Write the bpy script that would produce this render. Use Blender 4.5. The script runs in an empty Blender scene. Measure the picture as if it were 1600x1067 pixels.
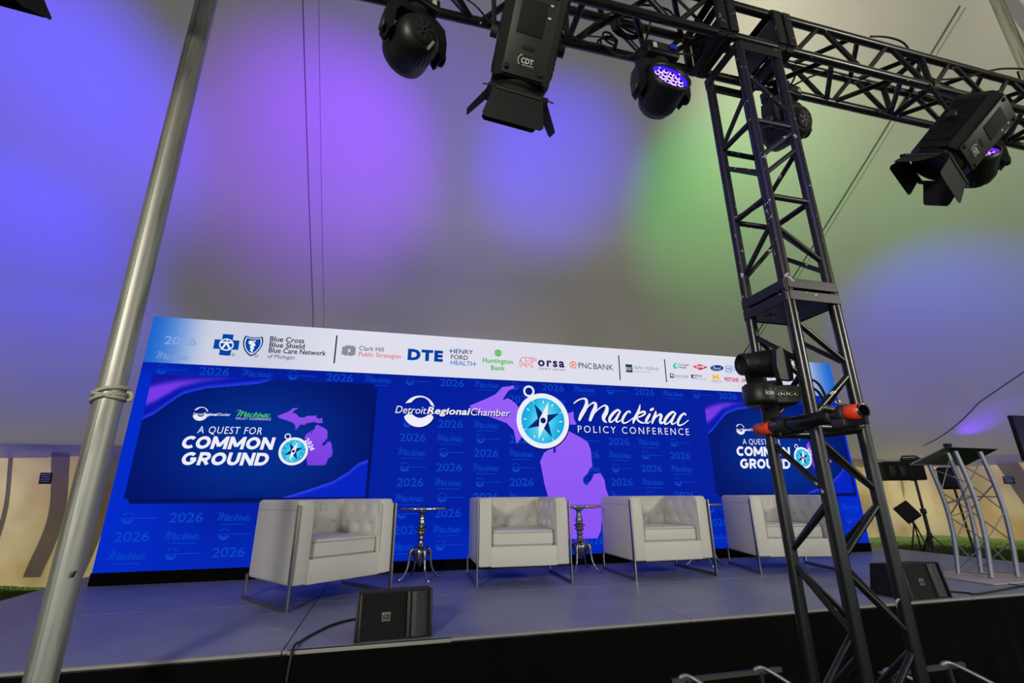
import bpy, bmesh, math, random
import numpy as np
from mathutils import Vector, Matrix
from mathutils.geometry import tessellate_polygon
random.seed(7)
SC = bpy.context.scene
COL = SC.collection
PI = math.pi

# ------------------------------------------------------------------ camera
CAM = Vector((0, 0, 1.395))
RIGHT = Vector((0.97033592, -0.24166852, -0.00667229))
DOWN = Vector((0.0679139, 0.29896438, -0.95184453))
FWD = Vector((0.23202564, 0.9231558, 0.30650853))
FPX = 735.0
cam = bpy.data.cameras.new('camera')
cam.lens = FPX / 1600 * 36
cam.sensor_width = 36
cam.clip_start = 0.05
camo = bpy.data.objects.new('camera', cam)
COL.objects.link(camo)
camo.matrix_world = Matrix((
    (RIGHT.x, -DOWN.x, -FWD.x, CAM.x),
    (RIGHT.y, -DOWN.y, -FWD.y, CAM.y),
    (RIGHT.z, -DOWN.z, -FWD.z, CAM.z), (0, 0, 0, 1)))
SC.camera = camo

# ------------------------------------------------------------------ world, sun, exposure
w = bpy.data.worlds.new('daylight')
SC.world = w
w.use_nodes = True
bg = w.node_tree.nodes['Background']
bg.inputs[0].default_value = (0.86, 0.93, 1.0, 1)
bg.inputs[1].default_value = 1.85
sun = bpy.data.lights.new('sun', 'SUN')
sun.energy = 3.2
sun.angle = 0.03
sun.color = (1.0, 0.93, 0.8)
suno = bpy.data.objects.new('sun', sun)
COL.objects.link(suno)
suno.rotation_euler = Vector((-0.35, -0.95, -1.0)).to_track_quat('-Z', 'Y').to_euler()
for n_, (x_, y_, z_), e_ in (('front_fill', (-2.6, -2.6, 3.4), 700), ('front_fill', (6.0, -2.6, 3.4), 560)):  # unseen fill spots behind the camera, added to brighten chairs and stage front
    l_ = bpy.data.lights.new(n_, 'SPOT'); l_.energy = e_; l_.color = (1.0, 0.93, 0.78); l_.spot_size = math.radians(80); l_.spot_blend = 0.8; l_.shadow_soft_size = 0.35
    lo_ = bpy.data.objects.new(n_, l_); COL.objects.link(lo_); lo_.location = (x_, y_, z_)
    lo_.rotation_euler = (Vector((1.9, 4.2, 0.6)) - Vector((x_, y_, z_))).to_track_quat('-Z', 'Y').to_euler()
SC.view_settings.view_transform = 'Standard'
SC.view_settings.look = 'None'
SC.view_settings.exposure = 0.0
SC.view_settings.gamma = 1.0
SC.view_settings.use_curve_mapping = False

# ------------------------------------------------------------------ measured rays (photo pixels to points on known planes)
def ray(px, py):
    return RIGHT * (px - 800) + DOWN * (py - 533.5) + FWD * FPX
def at_y(px, py, y):
    r = ray(px, py); return CAM + r * (y / r.y)
def at_z(px, py, z):
    r = ray(px, py); return CAM + r * ((z - CAM.z) / r.z)
def at_d(px, py, d):
    r = ray(px, py); return CAM + r * (d / math.hypot(r.x, r.y))

# ------------------------------------------------------------------ materials
def srgb(c):
    return tuple((x / 255 / 12.92) if x / 255 <= 0.04045 else ((x / 255 + 0.055) / 1.055) ** 2.4 for x in c)
MATS = {}
def mat(name, rgb, rough=0.5, metal=0.0, spec=0.5, noise=None, bump=None, emit=None, estr=1.0, coat=0, lin=False):
    m = bpy.data.materials.new(name); m.use_nodes = True
    nt = m.node_tree; p = nt.nodes['Principled BSDF']
    c = rgb if lin else srgb(rgb)
    p.inputs['Base Color'].default_value = (*c, 1)
    p.inputs['Roughness'].default_value = rough
    p.inputs['Metallic'].default_value = metal
    p.inputs['Specular IOR Level'].default_value = spec
    if coat: p.inputs['Coat Weight'].default_value = coat
    if noise or bump:
        tc = nt.nodes.new('ShaderNodeTexCoord')
    if noise:   # (scale, second colour, low, high[, stretch])
        n = nt.nodes.new('ShaderNodeTexNoise'); n.inputs['Scale'].default_value = noise[0]; n.inputs['Detail'].default_value = 6
        r = nt.nodes.new('ShaderNodeValToRGB')
        r.color_ramp.elements[0].position = noise[2]; r.color_ramp.elements[1].position = noise[3]
        r.color_ramp.elements[0].color = (*c, 1); r.color_ramp.elements[1].color = (*srgb(noise[1]), 1)
        if len(noise) > 4:
            mp = nt.nodes.new('ShaderNodeMapping'); mp.inputs['Scale'].default_value = noise[4]
            nt.links.new(tc.outputs['Object'], mp.inputs[0]); nt.links.new(mp.outputs[0], n.inputs['Vector'])
        else:
            nt.links.new(tc.outputs['Object'], n.inputs['Vector'])
        nt.links.new(n.outputs['Fac'], r.inputs[0]); nt.links.new(r.outputs[0], p.inputs['Base Color'])
    if bump:    # (scale, strength[, stretch])
        n = nt.nodes.new('ShaderNodeTexNoise'); n.inputs['Scale'].default_value = bump[0]; n.inputs['Detail'].default_value = 5
        b = nt.nodes.new('ShaderNodeBump'); b.inputs['Strength'].default_value = bump[1]; b.inputs['Distance'].default_value = 0.02
        if len(bump) > 2:
            mp = nt.nodes.new('ShaderNodeMapping'); mp.inputs['Scale'].default_value = bump[2]
            nt.links.new(tc.outputs['Object'], mp.inputs[0]); nt.links.new(mp.outputs[0], n.inputs['Vector'])
        else:
            nt.links.new(tc.outputs['Object'], n.inputs['Vector'])
        nt.links.new(n.outputs['Fac'], b.inputs['Height']); nt.links.new(b.outputs[0], p.inputs['Normal'])
    if emit:
        p.inputs['Emission Color'].default_value = (*srgb(emit), 1)
        p.inputs['Emission Strength'].default_value = estr
    MATS[name] = m
    return m
def fabric(name, rgb, trans, tmix, bscale=1.2, bstr=0.15, stain=None):
    """a sheet of vinyl that reflects and lets some daylight through"""
    m = bpy.data.materials.new(name); m.use_nodes = True
    nt = m.node_tree; nt.nodes.clear()
    out = nt.nodes.new('ShaderNodeOutputMaterial')
    d = nt.nodes.new('ShaderNodeBsdfPrincipled'); t = nt.nodes.new('ShaderNodeBsdfTranslucent'); mx = nt.nodes.new('ShaderNodeMixShader')
    d.inputs['Base Color'].default_value = (*srgb(rgb), 1); d.inputs['Roughness'].default_value = 0.55
    d.inputs['Specular IOR Level'].default_value = 0.3
    t.inputs[0].default_value = (*srgb(trans), 1); mx.inputs[0].default_value = tmix
    tc = nt.nodes.new('ShaderNodeTexCoord'); n = nt.nodes.new('ShaderNodeTexNoise'); b = nt.nodes.new('ShaderNodeBump')
    n.inputs['Scale'].default_value = bscale; n.inputs['Detail'].default_value = 4
    b.inputs['Strength'].default_value = bstr; b.inputs['Distance'].default_value = 0.1
    nt.links.new(tc.outputs['Object'], n.inputs['Vector']); nt.links.new(n.outputs['Fac'], b.inputs['Height'])
    nt.links.new(b.outputs[0], d.inputs['Normal'])
    if stain:
        n2 = nt.nodes.new('ShaderNodeTexNoise'); n2.inputs['Scale'].default_value = stain[0]; n2.inputs['Detail'].default_value = 5
        r = nt.nodes.new('ShaderNodeValToRGB'); r.color_ramp.elements[0].position = .42; r.color_ramp.elements[1].position = .62
        r.color_ramp.elements[0].color = (*srgb(stain[1]), 1); r.color_ramp.elements[1].color = (*srgb(trans), 1)
        nt.links.new(tc.outputs['Object'], n2.inputs['Vector']); nt.links.new(n2.outputs['Fac'], r.inputs[0]); nt.links.new(r.outputs[0], t.inputs[0])
    nt.links.new(d.outputs[0], mx.inputs[1]); nt.links.new(t.outputs[0], mx.inputs[2]); nt.links.new(mx.outputs[0], out.inputs[0])
    MATS[name] = m
    return m
M_CEIL = fabric('canopy_vinyl', (205, 204, 200), (172, 166, 160), 0.09, 0.9, 0.25)
M_WALL = fabric('wall_vinyl', (200, 190, 158), (214, 192, 142), 0.37, 1.1, 0.5, (0.9, (176, 146, 88)))
M_STRAP = fabric('strap_vinyl', (160, 158, 148), (168, 162, 140), 0.4, 6, 0.3)
M_CLEAR = fabric('valance_vinyl', (190, 192, 186), (205, 205, 195), 0.35, 2.5, 0.9)
M_SEAM = mat('seam_dark', (96, 97, 98), 0.8)
M_SEAML = mat('seam_light', (165, 168, 165), 0.7)
M_BLACK = mat('truss_black', (20, 21, 25), 0.42, 0.0, 0.5, noise=(22, (200, 200, 205), 0.715, 0.725))
M_BLACKW = mat('truss_worn', (24, 24, 30), 0.45, 0.0, 0.5, noise=(30, (176, 174, 186), 0.665, 0.675))
M_CHORD = mat('truss_satin', (17, 18, 22), 0.3, 0.0, 0.7, noise=(12, (200, 200, 200), 0.68, 0.688))
M_PLAST = mat('black_plastic', (17, 18, 21), 0.45)
M_PLASTG = mat('dark_grey_plastic', (42, 43, 46), 0.5)
M_MATTE = mat('matte_black', (9, 9, 10), 0.8)
M_RUB = mat('rubber', (12, 12, 13), 0.6)
M_CHROME = mat('chrome', (205, 205, 205), 0.12, 1.0)
M_STEEL = mat('brushed_steel', (165, 162, 155), 0.28, 1.0)
M_POLISH = mat('polished_aluminium', (170, 170, 172), 0.13, 1.0, bump=(30, 0.12))
M_ALU = mat('pole_aluminium', (172, 172, 165), 0.5, 0.75, noise=(7, (120, 120, 112), 0.5, 0.75, (6, 6, 0.35)))
M_ALUM = mat('matte_aluminium', (150, 153, 162), 0.42, 0.8)
M_LEATH = mat('white_leather', (214, 211, 202), 0.42, 0, 0.45, bump=(28, 0.12))
M_LSEAM = mat('leather_seam', (158, 155, 146), 0.6)
M_DECK = mat('deck_grey', (122, 125, 152), 0.42, 0, 0.5, noise=(2.2, (136, 140, 164), 0.35, 0.75), bump=(60, 0.05))
M_LIP = mat('deck_lip', (150, 147, 140), 0.5)
M_CLOTH = mat('skirt_cloth', (7, 7, 7), 0.95, 0, 0.08, bump=(4, 0.3))
M_GRASS = mat('turf', (40, 56, 6), 0.95, 0, 0.05, noise=(30, (66, 84, 10), 0.35, 0.7), bump=(60, 0.8))
M_BLADE = mat('grass_blade', (62, 80, 6), 0.9, 0, 0.0)
M_ORANGE = mat('orange_tape', (255, 74, 30), 0.45)
M_BLUETAPE = mat('blue_tape', (12, 60, 205), 0.4)
M_ROPE = mat('rope', (176, 174, 160), 0.8, bump=(90, 0.4))
M_LABEL = mat('label_white', (206, 206, 200), 0.5)
M_PRINTW = mat('print_white', (225, 225, 225), 0.5)
M_PRINTK = mat('print_black', (12, 12, 12), 0.6)
M_BADGE = mat('badge_grey', (92, 94, 94), 0.4)
M_LCD = mat('lcd_green', (110, 130, 100), 0.4, emit=(120, 140, 108), estr=0.25)
M_GRILLE = mat('grille_mesh', (12, 12, 12), 0.65, bump=(260, 0.9))
M_ACRYL = mat('smoked_plate', (38, 48, 46), 0.25, 0, 0.5)
M_BASEPL = mat('lectern_base', (168, 156, 158), 0.3)
M_LENSG = mat('lens_purple', (20, 6, 110), 0.1, emit=(58, 20, 250), estr=1.2)
M_LEDW = mat('led_cell', (190, 150, 255), 0.3, emit=(205, 165, 255), estr=1.6)
M_LENSV = mat('lens_violet', (60, 10, 190), 0.1, emit=(105, 25, 245), estr=1.6)
M_CELLK = mat('led_cell_core', (10, 4, 60), 0.2)
M_GOLD = mat('connector_metal', (190, 180, 150), 0.3, 0.9)
M_DISP = mat('dark_display', (26, 22, 44), 0.15, emit=(34, 24, 62), estr=0.5)

# screen paint: the picture the LED wall shows, stored as colours on its faces
def paint_mat(name, sampling):
    m = bpy.data.materials.new(name); m.use_nodes = True
    nt = m.node_tree; p = nt.nodes['Principled BSDF']
    a = nt.nodes.new('ShaderNodeAttribute'); a.attribute_name = 'Col'
    p.inputs['Base Color'].default_value = (0.001, 0.001, 0.001, 1); p.inputs['Roughness'].default_value = 0.9
    p.inputs['Specular IOR Level'].default_value = 0.08
    nt.links.new(a.outputs['Color'], p.inputs['Emission Color']); p.inputs['Emission Strength'].default_value = 1.0
    m.cycles.emission_sampling = sampling
    return m
M_PAINT = paint_mat('screen_paint', 'AUTO')
M_PAINT2 = paint_mat('screen_print', 'NONE')

# ------------------------------------------------------------------ object helpers
def thing(name, label, cat, loc=(0, 0, 0), rot=0.0, group=None):
    o = bpy.data.objects.new(name, None); COL.objects.link(o)
    o.empty_display_size = 0.1
    o.location = loc; o.rotation_euler = (0, 0, rot)
    o['label'] = label; o['category'] = cat
    if group: o['group'] = group
    return o
def root_matrix(o):
    return Matrix.Translation(o.location) @ o.rotation_euler.to_matrix().to_4x4()
def tag(o, label, cat, group=None):
    o['label'] = label; o['category'] = cat
    if group: o['group'] = group
    return o
def struct(o):
    o['kind'] = 'structure'; return o
def copy_tree(o, parent=None):
    c = o.copy(); COL.objects.link(c)
    if parent: c.parent = parent
    for ch in list(o.children): copy_tree(ch, c)
    return c
def basis(zdir, xhint=(1, 0, 0), loc=(0, 0, 0)):
    """matrix whose local z is zdir and whose local x is as near xhint as it can be"""
    z = Vector(zdir).normalized(); x = Vector(xhint); x = (x - z * x.dot(z)).normalized(); y = z.cross(x)
    m = Matrix((x, y, z)).transposed().to_4x4(); m.translation = Vector(loc)
    return m
class MB:
    def __init__(s): s.v = []; s.f = []; s.s = []
    def add(s, vs, fs, M=None, smooth=False):
        b = len(s.v)
        s.v += [tuple(M @ Vector(v)) if M else tuple(v) for v in vs]
        s.f += [tuple(b + i for i in f) for f in fs]; s.s += [smooth] * len(fs)
        return s
    def box(s, c, d, M=None, bev=0.0, seg=2):
        x, y, z = [k / 2 for k in d]
        if not bev:
            vs = [(c[0] + i * x, c[1] + j * y, c[2] + k * z) for i in (-1, 1) for j in (-1, 1) for k in (-1, 1)]
            return s.add(vs, [(0, 1, 3, 2), (4, 6, 7, 5), (0, 4, 5, 1), (2, 3, 7, 6), (0, 2, 6, 4), (1, 5, 7, 3)], M)
        bm = bmesh.new(); bmesh.ops.create_cube(bm, size=1)
        for v in bm.verts: v.co = Vector((v.co.x * d[0], v.co.y * d[1], v.co.z * d[2])) + Vector(c)
        bmesh.ops.bevel(bm, geom=bm.edges[:], offset=bev, segments=seg, profile=0.5, affect='EDGES', clamp_overlap=True)
        bm.verts.index_update()
        s.add([v.co[:] for v in bm.verts], [[v.index for v in f.verts] for f in bm.faces], M, seg > 1)
        bm.free(); return s
    def tube(s, pts, r, n=8, M=None, caps=True, closed=False, smooth=True):
        P = [Vector(p) for p in pts]; L = len(P); R = r if isinstance(r, (list, tuple)) else [r] * L
        rings = []; u = None
        for i, p in enumerate(P):
            if closed: t = P[(i + 1) % L] - P[i - 1]
            else: t = P[min(i + 1, L - 1)] - P[max(i - 1, 0)]
            t.normalize()
            if u is None: u = t.orthogonal().normalized()
            else: u = (u - t * u.dot(t)).normalized()
            w_ = t.cross(u)
            rings.append([p + (u * math.cos(2 * PI * k / n) + w_ * math.sin(2 * PI * k / n)) * R[i] for k in range(n)])
        vs = [v for rg in rings for v in rg]; fs = []
        m = L if closed else L - 1
        for i in range(m):
            for k in range(n):
                a = i * n + k; b = i * n + (k + 1) % n; c = ((i + 1) % L) * n + (k + 1) % n; d = ((i + 1) % L) * n + k
                fs.append((a, b, c, d))
        s.add(vs, fs, M, smooth)
        if caps and not closed:
            s.add(rings[0][::-1], [tuple(range(n))], M); s.add(rings[-1], [tuple(range(n))], M)
        return s
    def bar(s, a, b, wx, wy, hint=(1, 0, 0), M=None):
        a = Vector(a); b = Vector(b); B = basis(b - a, hint, a); L = (b - a).length
        return s.box((0, 0, L / 2), (wx, wy, L), (M @ B) if M else B)
    def lathe(s, prof, n=24, M=None, smooth=True):
        vs = []; fs = []
        for r, z in prof: vs += [(r * math.cos(2 * PI * k / n), r * math.sin(2 * PI * k / n), z) for k in range(n)]
        for i in range(len(prof) - 1):
            for k in range(n):
                fs.append((i * n + k, i * n + (k + 1) % n, (i + 1) * n + (k + 1) % n, (i + 1) * n + k))
        s.add(vs, fs, M, smooth)
        return s
    def prism(s, poly, z0, z1, M=None):
        n = len(poly); vs = [(x, y, z0) for x, y in poly] + [(x, y, z1) for x, y in poly]
        tri = tessellate_polygon([[Vector((x, y, 0)) for x, y in poly]])
        fs = [tuple(t) for t in tri] + [tuple(n + i for i in t) for t in tri] + [(i, (i + 1) % n, n + (i + 1) % n, n + i) for i in range(n)]
        return s.add(vs, fs, M)
    def grid(s, fn, nu, nv, M=None, smooth=True):
        vs = [fn(i / nu, j / nv) for j in range(nv + 1) for i in range(nu + 1)]
        fs = [(j * (nu + 1) + i, j * (nu + 1) + i + 1, (j + 1) * (nu + 1) + i + 1, (j + 1) * (nu + 1) + i) for j in range(nv) for i in range(nu)]
        return s.add(vs, fs, M, smooth)
    def mesh(s, name):
        me = bpy.data.meshes.new(name); me.from_pydata(s.v, [], s.f)
        me.polygons.foreach_set('use_smooth', s.s); me.update()
        bm = bmesh.new(); bm.from_mesh(me); bmesh.ops.recalc_face_normals(bm, faces=bm.faces); bm.to_mesh(me); bm.free()
        return me
    def build(s, name, m, parent=None, world=False):
        """world=True: the points are world points; they are brought into the frame of the thing above"""
        if world and parent is not None:
            top = parent; M = Matrix.Identity(4)
            while top is not None:
                M = root_matrix(top) @ M; top = top.parent
            inv = M.inverted(); s.v = [tuple(inv @ Vector(v)) for v in s.v]
        me = s.mesh(name); me.materials.append(m)
        o = bpy.data.objects.new(name, me); COL.objects.link(o)
        if parent is not None: o.parent = parent
        return o
_txt = {}
def text_mesh(t, offset=0.0, shear=0.0, space=1.0, res=3):
    key = (t, offset, shear, space)
    if key in _txt: return _txt[key]
    cu = bpy.data.curves.new('t', 'FONT'); cu.body = t; cu.offset = offset; cu.shear = shear; cu.space_character = space
    cu.resolution_u = res; cu.fill_mode = 'FRONT'
    o = bpy.data.objects.new('t', cu); COL.objects.link(o)
    dg = bpy.context.evaluated_depsgraph_get(); dg.update()
    me = o.evaluated_get(dg).to_mesh()
    vs = [(v.co.x, v.co.y) for v in me.vertices]; fs = [tuple(p.vertices) for p in me.polygons]
    o.evaluated_get(dg).to_mesh_clear()
    bpy.data.objects.remove(o); bpy.data.curves.remove(cu)
    _txt[key] = (vs, fs); return vs, fs
def flat_text(t, M, width, height, name, m, parent, offset=0.0, world=False):
    """lettering laid in the local xy plane of M, centred"""
    vs, fs = text_mesh(t, offset); x0 = min(v[0] for v in vs); x1 = max(v[0] for v in vs); y0 = min(v[1] for v in vs); y1 = max(v[1] for v in vs)
    q = [((x - (x0 + x1) / 2) / (x1 - x0) * width, (y - (y0 + y1) / 2) / (y1 - y0) * height, 0) for x, y in vs]
    return MB().add(q, fs, M).build(name, m, parent, world)

STAGE = 0.61
# ------------------------------------------------------------------ the tent
EAVE = 2.2
POLY = [(-16.5, 9.27), (14.1, 10.9), (18.6, 3.0), (15.0, -5.6), (-16.5, -5.0)]
PEAKS = [(-9.2, 2.35), (-1.2, 2.43), (6.8, 2.63)]
def edge_terms(px, py):
    out = []
    for i in range(5):
        a = POLY[i]; b = POLY[(i + 1) % 5]; ex = b[0] - a[0]; ey = b[1] - a[1]; l = math.hypot(ex, ey); nx, ny = -ey / l, ex / l
        out.append((nx, ny, nx * (a[0] - px) + ny * (a[1] - py)))
    return out
TERMS = [(p, edge_terms(*p)) for p in PEAKS]
def ceil_z(x, y):
    hs = []
    for p, tt in TERMS:
        g = 0.0
        for nx, ny, d in tt:
            t = (nx * (x - p[0]) + ny * (y - p[1])) / d
            if t > 0: g += t ** 7
        g = g ** (1 / 7)
        gr = math.hypot((x - p[0]) / 10.5, (y - p[1]) / 8.3)
        g = 0.72 * g + 0.28 * gr
        hs.append(5.2 * max(0.0, 1 - g) ** 1.12)
    m = max(hs); k = 4.0
    h = m + math.log(sum(math.exp(k * (q - m)) for q in hs)) / k - math.log(1) / k
    edge = min(-(nx * x + ny * y) + c for nx, ny, c in EDGES)
    f = min(1.0, max(0.0, edge / 2.5))
    return EAVE + h * f + (1 - f) * 0.0 + 0.25 * f
EDGES = []
for i in range(5):
    a = POLY[i]; b = POLY[(i + 1) % 5]; ex = b[0] - a[0]; ey = b[1] - a[1]; l = math.hypot(ex, ey); nx, ny = -ey / l, ex / l
    EDGES.append((nx, ny, nx * a[0] + ny * a[1]))
def on_canopy(px, py):
    r = ray(px, py).normalized(); t = 0.5
    while t < 30:
        p = CAM + r * t
        if p.z >= ceil_z(p.x, p.y): return p
        t += 0.04
    return CAM + r * 14
CC = (2.8, 2.5)
def rim(th):
    dx, dy = math.cos(th), math.sin(th); best = 99
    for nx, ny, c in EDGES:
        dn = nx * dx + ny * dy
        if dn > 1e-6: best = min(best, (c - nx * CC[0] - ny * CC[1]) / dn)
    return best
def canopy_pt(u, v):
    th = 2 * PI * u; f = v ** 0.75; R = rim(th) * f; x = CC[0] + R * math.cos(th); y = CC[1] + R * math.sin(th)
    return (x, y, ceil_z(x, y))
cn = MB().grid(canopy_pt, 220, 70).build('ceiling', M_CEIL); struct(cn)
def seam_line(p0, p1, r, name, m, off=(0, 0)):
    pts = []
    for k in range(41):
        t = 0.04 + 0.955 * k / 40
        x = p0[0] + (p1[0] - p0[0]) * t + off[0]; y = p0[1] + (p1[1] - p0[1]) * t + off[1]
        pts.append((x, y, ceil_z(x, y) - 0.012))
    o = MB().tube(pts, r, 4).build(name, m, cn); return o
def to_edge(p, q):
    dx, dy = q[0] - p[0], q[1] - p[1]; best = 99
    for nx, ny, c in EDGES:
        dn = nx * dx + ny * dy
        if dn > 1e-6: best = min(best, (c - nx * p[0] - ny * p[1]) / dn)
    return (p[0] + dx * best, p[1] + dy * best)
h1 = on_canopy(490, 500); h2 = on_canopy(1240, 430); h3 = on_canopy(1520, 640)
e1 = to_edge(PEAKS[1], h1); e2 = to_edge(PEAKS[2], h2); e3 = to_edge(PEAKS[2], h3)
seam_line(PEAKS[1], e1, 0.006, 'seam', M_SEAM); seam_line(PEAKS[1], e1, 0.004, 'seam', M_SEAML, (0.16, 0))
seam_line(PEAKS[2], e2, 0.011, 'seam', M_SEAM); seam_line(PEAKS[2], e2, 0.008, 'seam', M_SEAML, (0.09, 0))
h4 = on_canopy(1600, 578); h3 = on_canopy(1441, 696)
h5 = (h3.x + (h4.x - h3.x) * 1.6, h3.y + (h4.y - h3.y) * 1.6)
seam_line(h5, (h3.x, h3.y), 0.012, 'seam', M_SEAM)

# walls hang from the eave with folds
def wall(name, a, b, n=160, amp=0.06, z0=0.1, seed=0):
    a = Vector(a); b = Vector(b); L = (b - a).length; d = (b - a) / L; nrm = Vector((-d.y, d.x))
    rnd = random.Random(seed); ph = [rnd.uniform(0, 6.28) for _ in range(6)]
    zz = (lambda s: z0 if z0 < .05 or name != 'wall_back' else (.02 + .14 * max(0, min(1, (s - 14) / 6))))
    def disp(s, v):
        e = math.sin(s * 1.9 + ph[0] + 1.5 * v) + .55 * math.sin(s * 4.3 + ph[1] - 2.2 * v) + .25 * math.sin(s * 9.1 + ph[2] + 5 * v)
        return amp * e * (1.15 - v) + 0.05 * math.sin(7 * v + s)
    def fn(u, v):
        s = u * L; p = a + d * s + nrm * disp(s, v)
        return (p.x, p.y, zz(s) + 0.03 * (1 + math.sin(s * 1.3 + ph[3])) * (1 - v) + (EAVE + 0.02 - zz(s)) * v)
    o = MB().grid(fn, n, 22).build(name, M_WALL); struct(o)
    def at(s, z, out=-0.03):
        v = max(0.0, min(1.0, (z - z0) / (EAVE - z0))); p = a + d * s + nrm * (disp(s, v)) - nrm * abs(out)
        return Vector((p.x, p.y, z))
    return o, at, a, d, L
wb, wb_at, wba, wbd, wbL = wall('wall_back', POLY[0], POLY[1], 300, 0.10, 0.13, 1)
wr, wr_at, wra, wrd, wrL = wall('wall_right', POLY[1], POLY[2], 110, 0.10, 0.17, 2)
wl, wl_at, _, _, _ = wall('wall_left', POLY[4], POLY[0], 60, 0.06, 0.1, 3)
def s_of(px, py, a, d, z):
    """distance along a wall of the point that the photo shows at px,py"""
    r = ray(px, py); t = (a.x * d.y - a.y * d.x) / (r.x * d.y - r.y * d.x); q = Vector((r.x * t, r.y * t)) - a
    return q.dot(d)
def strap(at, s0, s1, z0, z1, wdt, parent, curve=0.0):
    def fn(u, v):
        z = z0 + (z1 - z0) * v; s = s0 + (s1 - s0) * v + curve * math.sin(PI * v) + (u - .5) * wdt
        return tuple(at(s, z, 0.02))
    return MB().grid(fn, 2, 20).build('strap', M_STRAP, parent)
sA = s_of(97, 715, wba, wbd, 2); sB = s_of(52, 905, wba, wbd, .2)
strap(wb_at, sB, sA, 0.18, 2.12, 0.26, wb, 0.1)
strap(wb_at, s_of(0, 850, wba, wbd, .7) - .1, s_of(22, 710, wba, wbd, 2), 0.2, 2.12, 0.07, wb, 0.05)
sC = s_of(158, 800, wba, wbd, 1.2); strap(wb_at, sC - .12, sC + 0.05, 0.2, 2.15, 0.34, wb)
sD = s_of(1300, 750, wba, wbd, 1.2)
for s_ in (2.5, 5.5, 21.0): strap(wb_at, s_, s_, 0.2, 2.1, 0.08, wb)
sE = s_of(1587, 770, wra, wrd, 1.2); strap(wr_at, sE + .35, sE, 0.75, 2.1, 0.4, wr)
def patch(at, s, z, wd, hg, parent, name='care_label'):
    f = MB().grid(lambda u, v: tuple(at(s + (u - .5) * wd, z + (v - .5) * hg, 0.035)), 3, 3)
    o = f.build(name, M_PRINTK, parent)
    for k in range(4):
        MB().grid(lambda u, v: tuple(at(s + (u - .5) * wd * (0.8 - 0.1 * (k % 2)), z + hg * (0.33 - k * 0.2) + (v - .5) * hg * 0.08, 0.045)), 2, 1).build('print_line', M_LABEL, o)
    return o
patch(wb_at, s_of(76, 745, wba, wbd, 1.7), 1.68, 0.17, 0.18, wb)
patch(wr_at, s_of(1575, 746, wra, wrd, 1.7), 1.62, 0.2, 0.18, wr)
# valance round the eave, scalloped
def valance(a, b, n, parent):
    a = Vector(a); b = Vector(b); L = (b - a).length; d = (b - a) / L; nrm = Vector((d.y, -d.x))
    def fn(u, v):
        s = u * L; dr = 0.2 + 0.06 * abs(math.sin(s * 1.1)); o_ = 0.1 + 0.03 * math.sin(s * 5) * (1 - v); p = a + d * s + nrm * o_
        return (p.x, p.y, EAVE + 0.05 - dr * (1 - v))
    return MB().grid(fn, n, 4).build('valance', M_CLEAR, parent)
valance(POLY[0], POLY[1], 260, wb); valance(POLY[1], POLY[2], 90, wr)

# ground
g = MB().grid(lambda u, v: (-30 + 66 * u, -20 + 60 * v, 0), 6, 6).build('floor', M_GRASS); struct(g)
bl = MB(); rg = random.Random(3)
def blade(x, y):
    h = rg.uniform(0.015, 0.04); a = rg.uniform(0, 6.28); dx, dy = 0.006 * math.cos(a), 0.006 * math.sin(a); lx, ly = rg.uniform(-.03, .03), rg.uniform(-.03, .03)
    bl.add([(x - dx, y - dy, 0), (x + dx, y + dy, 0), (x + lx, y + ly, h)], [(0, 1, 2)])
for _ in range(9000): blade(rg.uniform(-7.0, -2.97), rg.uniform(4.5, 10.6))
for _ in range(30000): blade(rg.uniform(6.4, 16.5), rg.uniform(3.2, 11.4))
go = bl.build('grass', M_BLADE); tag(go, 'short green grass beside the stage under the tent wall', 'grass'); go['kind'] = 'stuff'

# ------------------------------------------------------------------ stage
SX0, SX1, SY0, SY1 = -2.93, 7.0, 3.07, 6.73
st = thing('stage', 'low grey deck stage with a black skirt along its front', 'stage', (SX0, SY0, 0))
xs = [SX0, -0.49, 1.95, 4.39, SX1]; ys = [SY0 + .01, 4.29, 5.51, SY1]
for j in range(3):
    for i in range(4):
        x0, x1, y0, y1 = xs[i] + .003, xs[i + 1] - .003, ys[j] + .003, ys[j + 1] - .003
        MB().box(((x0 + x1) / 2, (y0 + y1) / 2, STAGE - .03), (x1 - x0, y1 - y0, .06), bev=0.003, seg=1).build('deck_panel', M_DECK, st, True)
for i in range(4):
    MB().box(((xs[i] + xs[i + 1]) / 2, SY0, STAGE - .006), (xs[i + 1] - xs[i] - .006, .02, .014)).build('edge_strip', M_LIP, st, True)
for x in (SX0 + .1, -0.49, 1.95, 4.39, SX1 - .1):
    for y in (SY0 + .5, 4.6, SY1 - .12):
        MB().tube([(x, y, 0), (x, y, STAGE - .06)], .024, 8).build('leg', M_ALUM, st, True)
MB().box((-.03, SY0 - .004, STAGE - .014), (.86, .024, .03)).build('edge_trim', MATS['deck_lip'], st, True)
def skirt(a, b, n, top=STAGE - .012):
    a = Vector(a); b = Vector(b); L = (b - a).length; d = (b - a) / L; nm = Vector((d.y, -d.x))
    def fn(u, v):
        s = u * L; p = a + d * s + nm * (0.014 + (0.012 * math.sin(s * 13) + 0.01 * math.sin(s * 31 + 1)) * (1 - v) * 1.3 + .012)
        return (p.x, p.y, 0.004 + (top + 0.008 * math.sin(s * 2.3) * 0 - .004) * v)
    return MB().grid(fn, n, 8).build('skirt', M_CLOTH, st, True)
for i in range(4): skirt((xs[i] - .0, SY0 - .012), (xs[i + 1], SY0 - .012), 70)
skirt((SX0 - .0, SY1), (SX0, SY0), 90); skirt((SX1, SY0), (SX1, SY1), 90)
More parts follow.
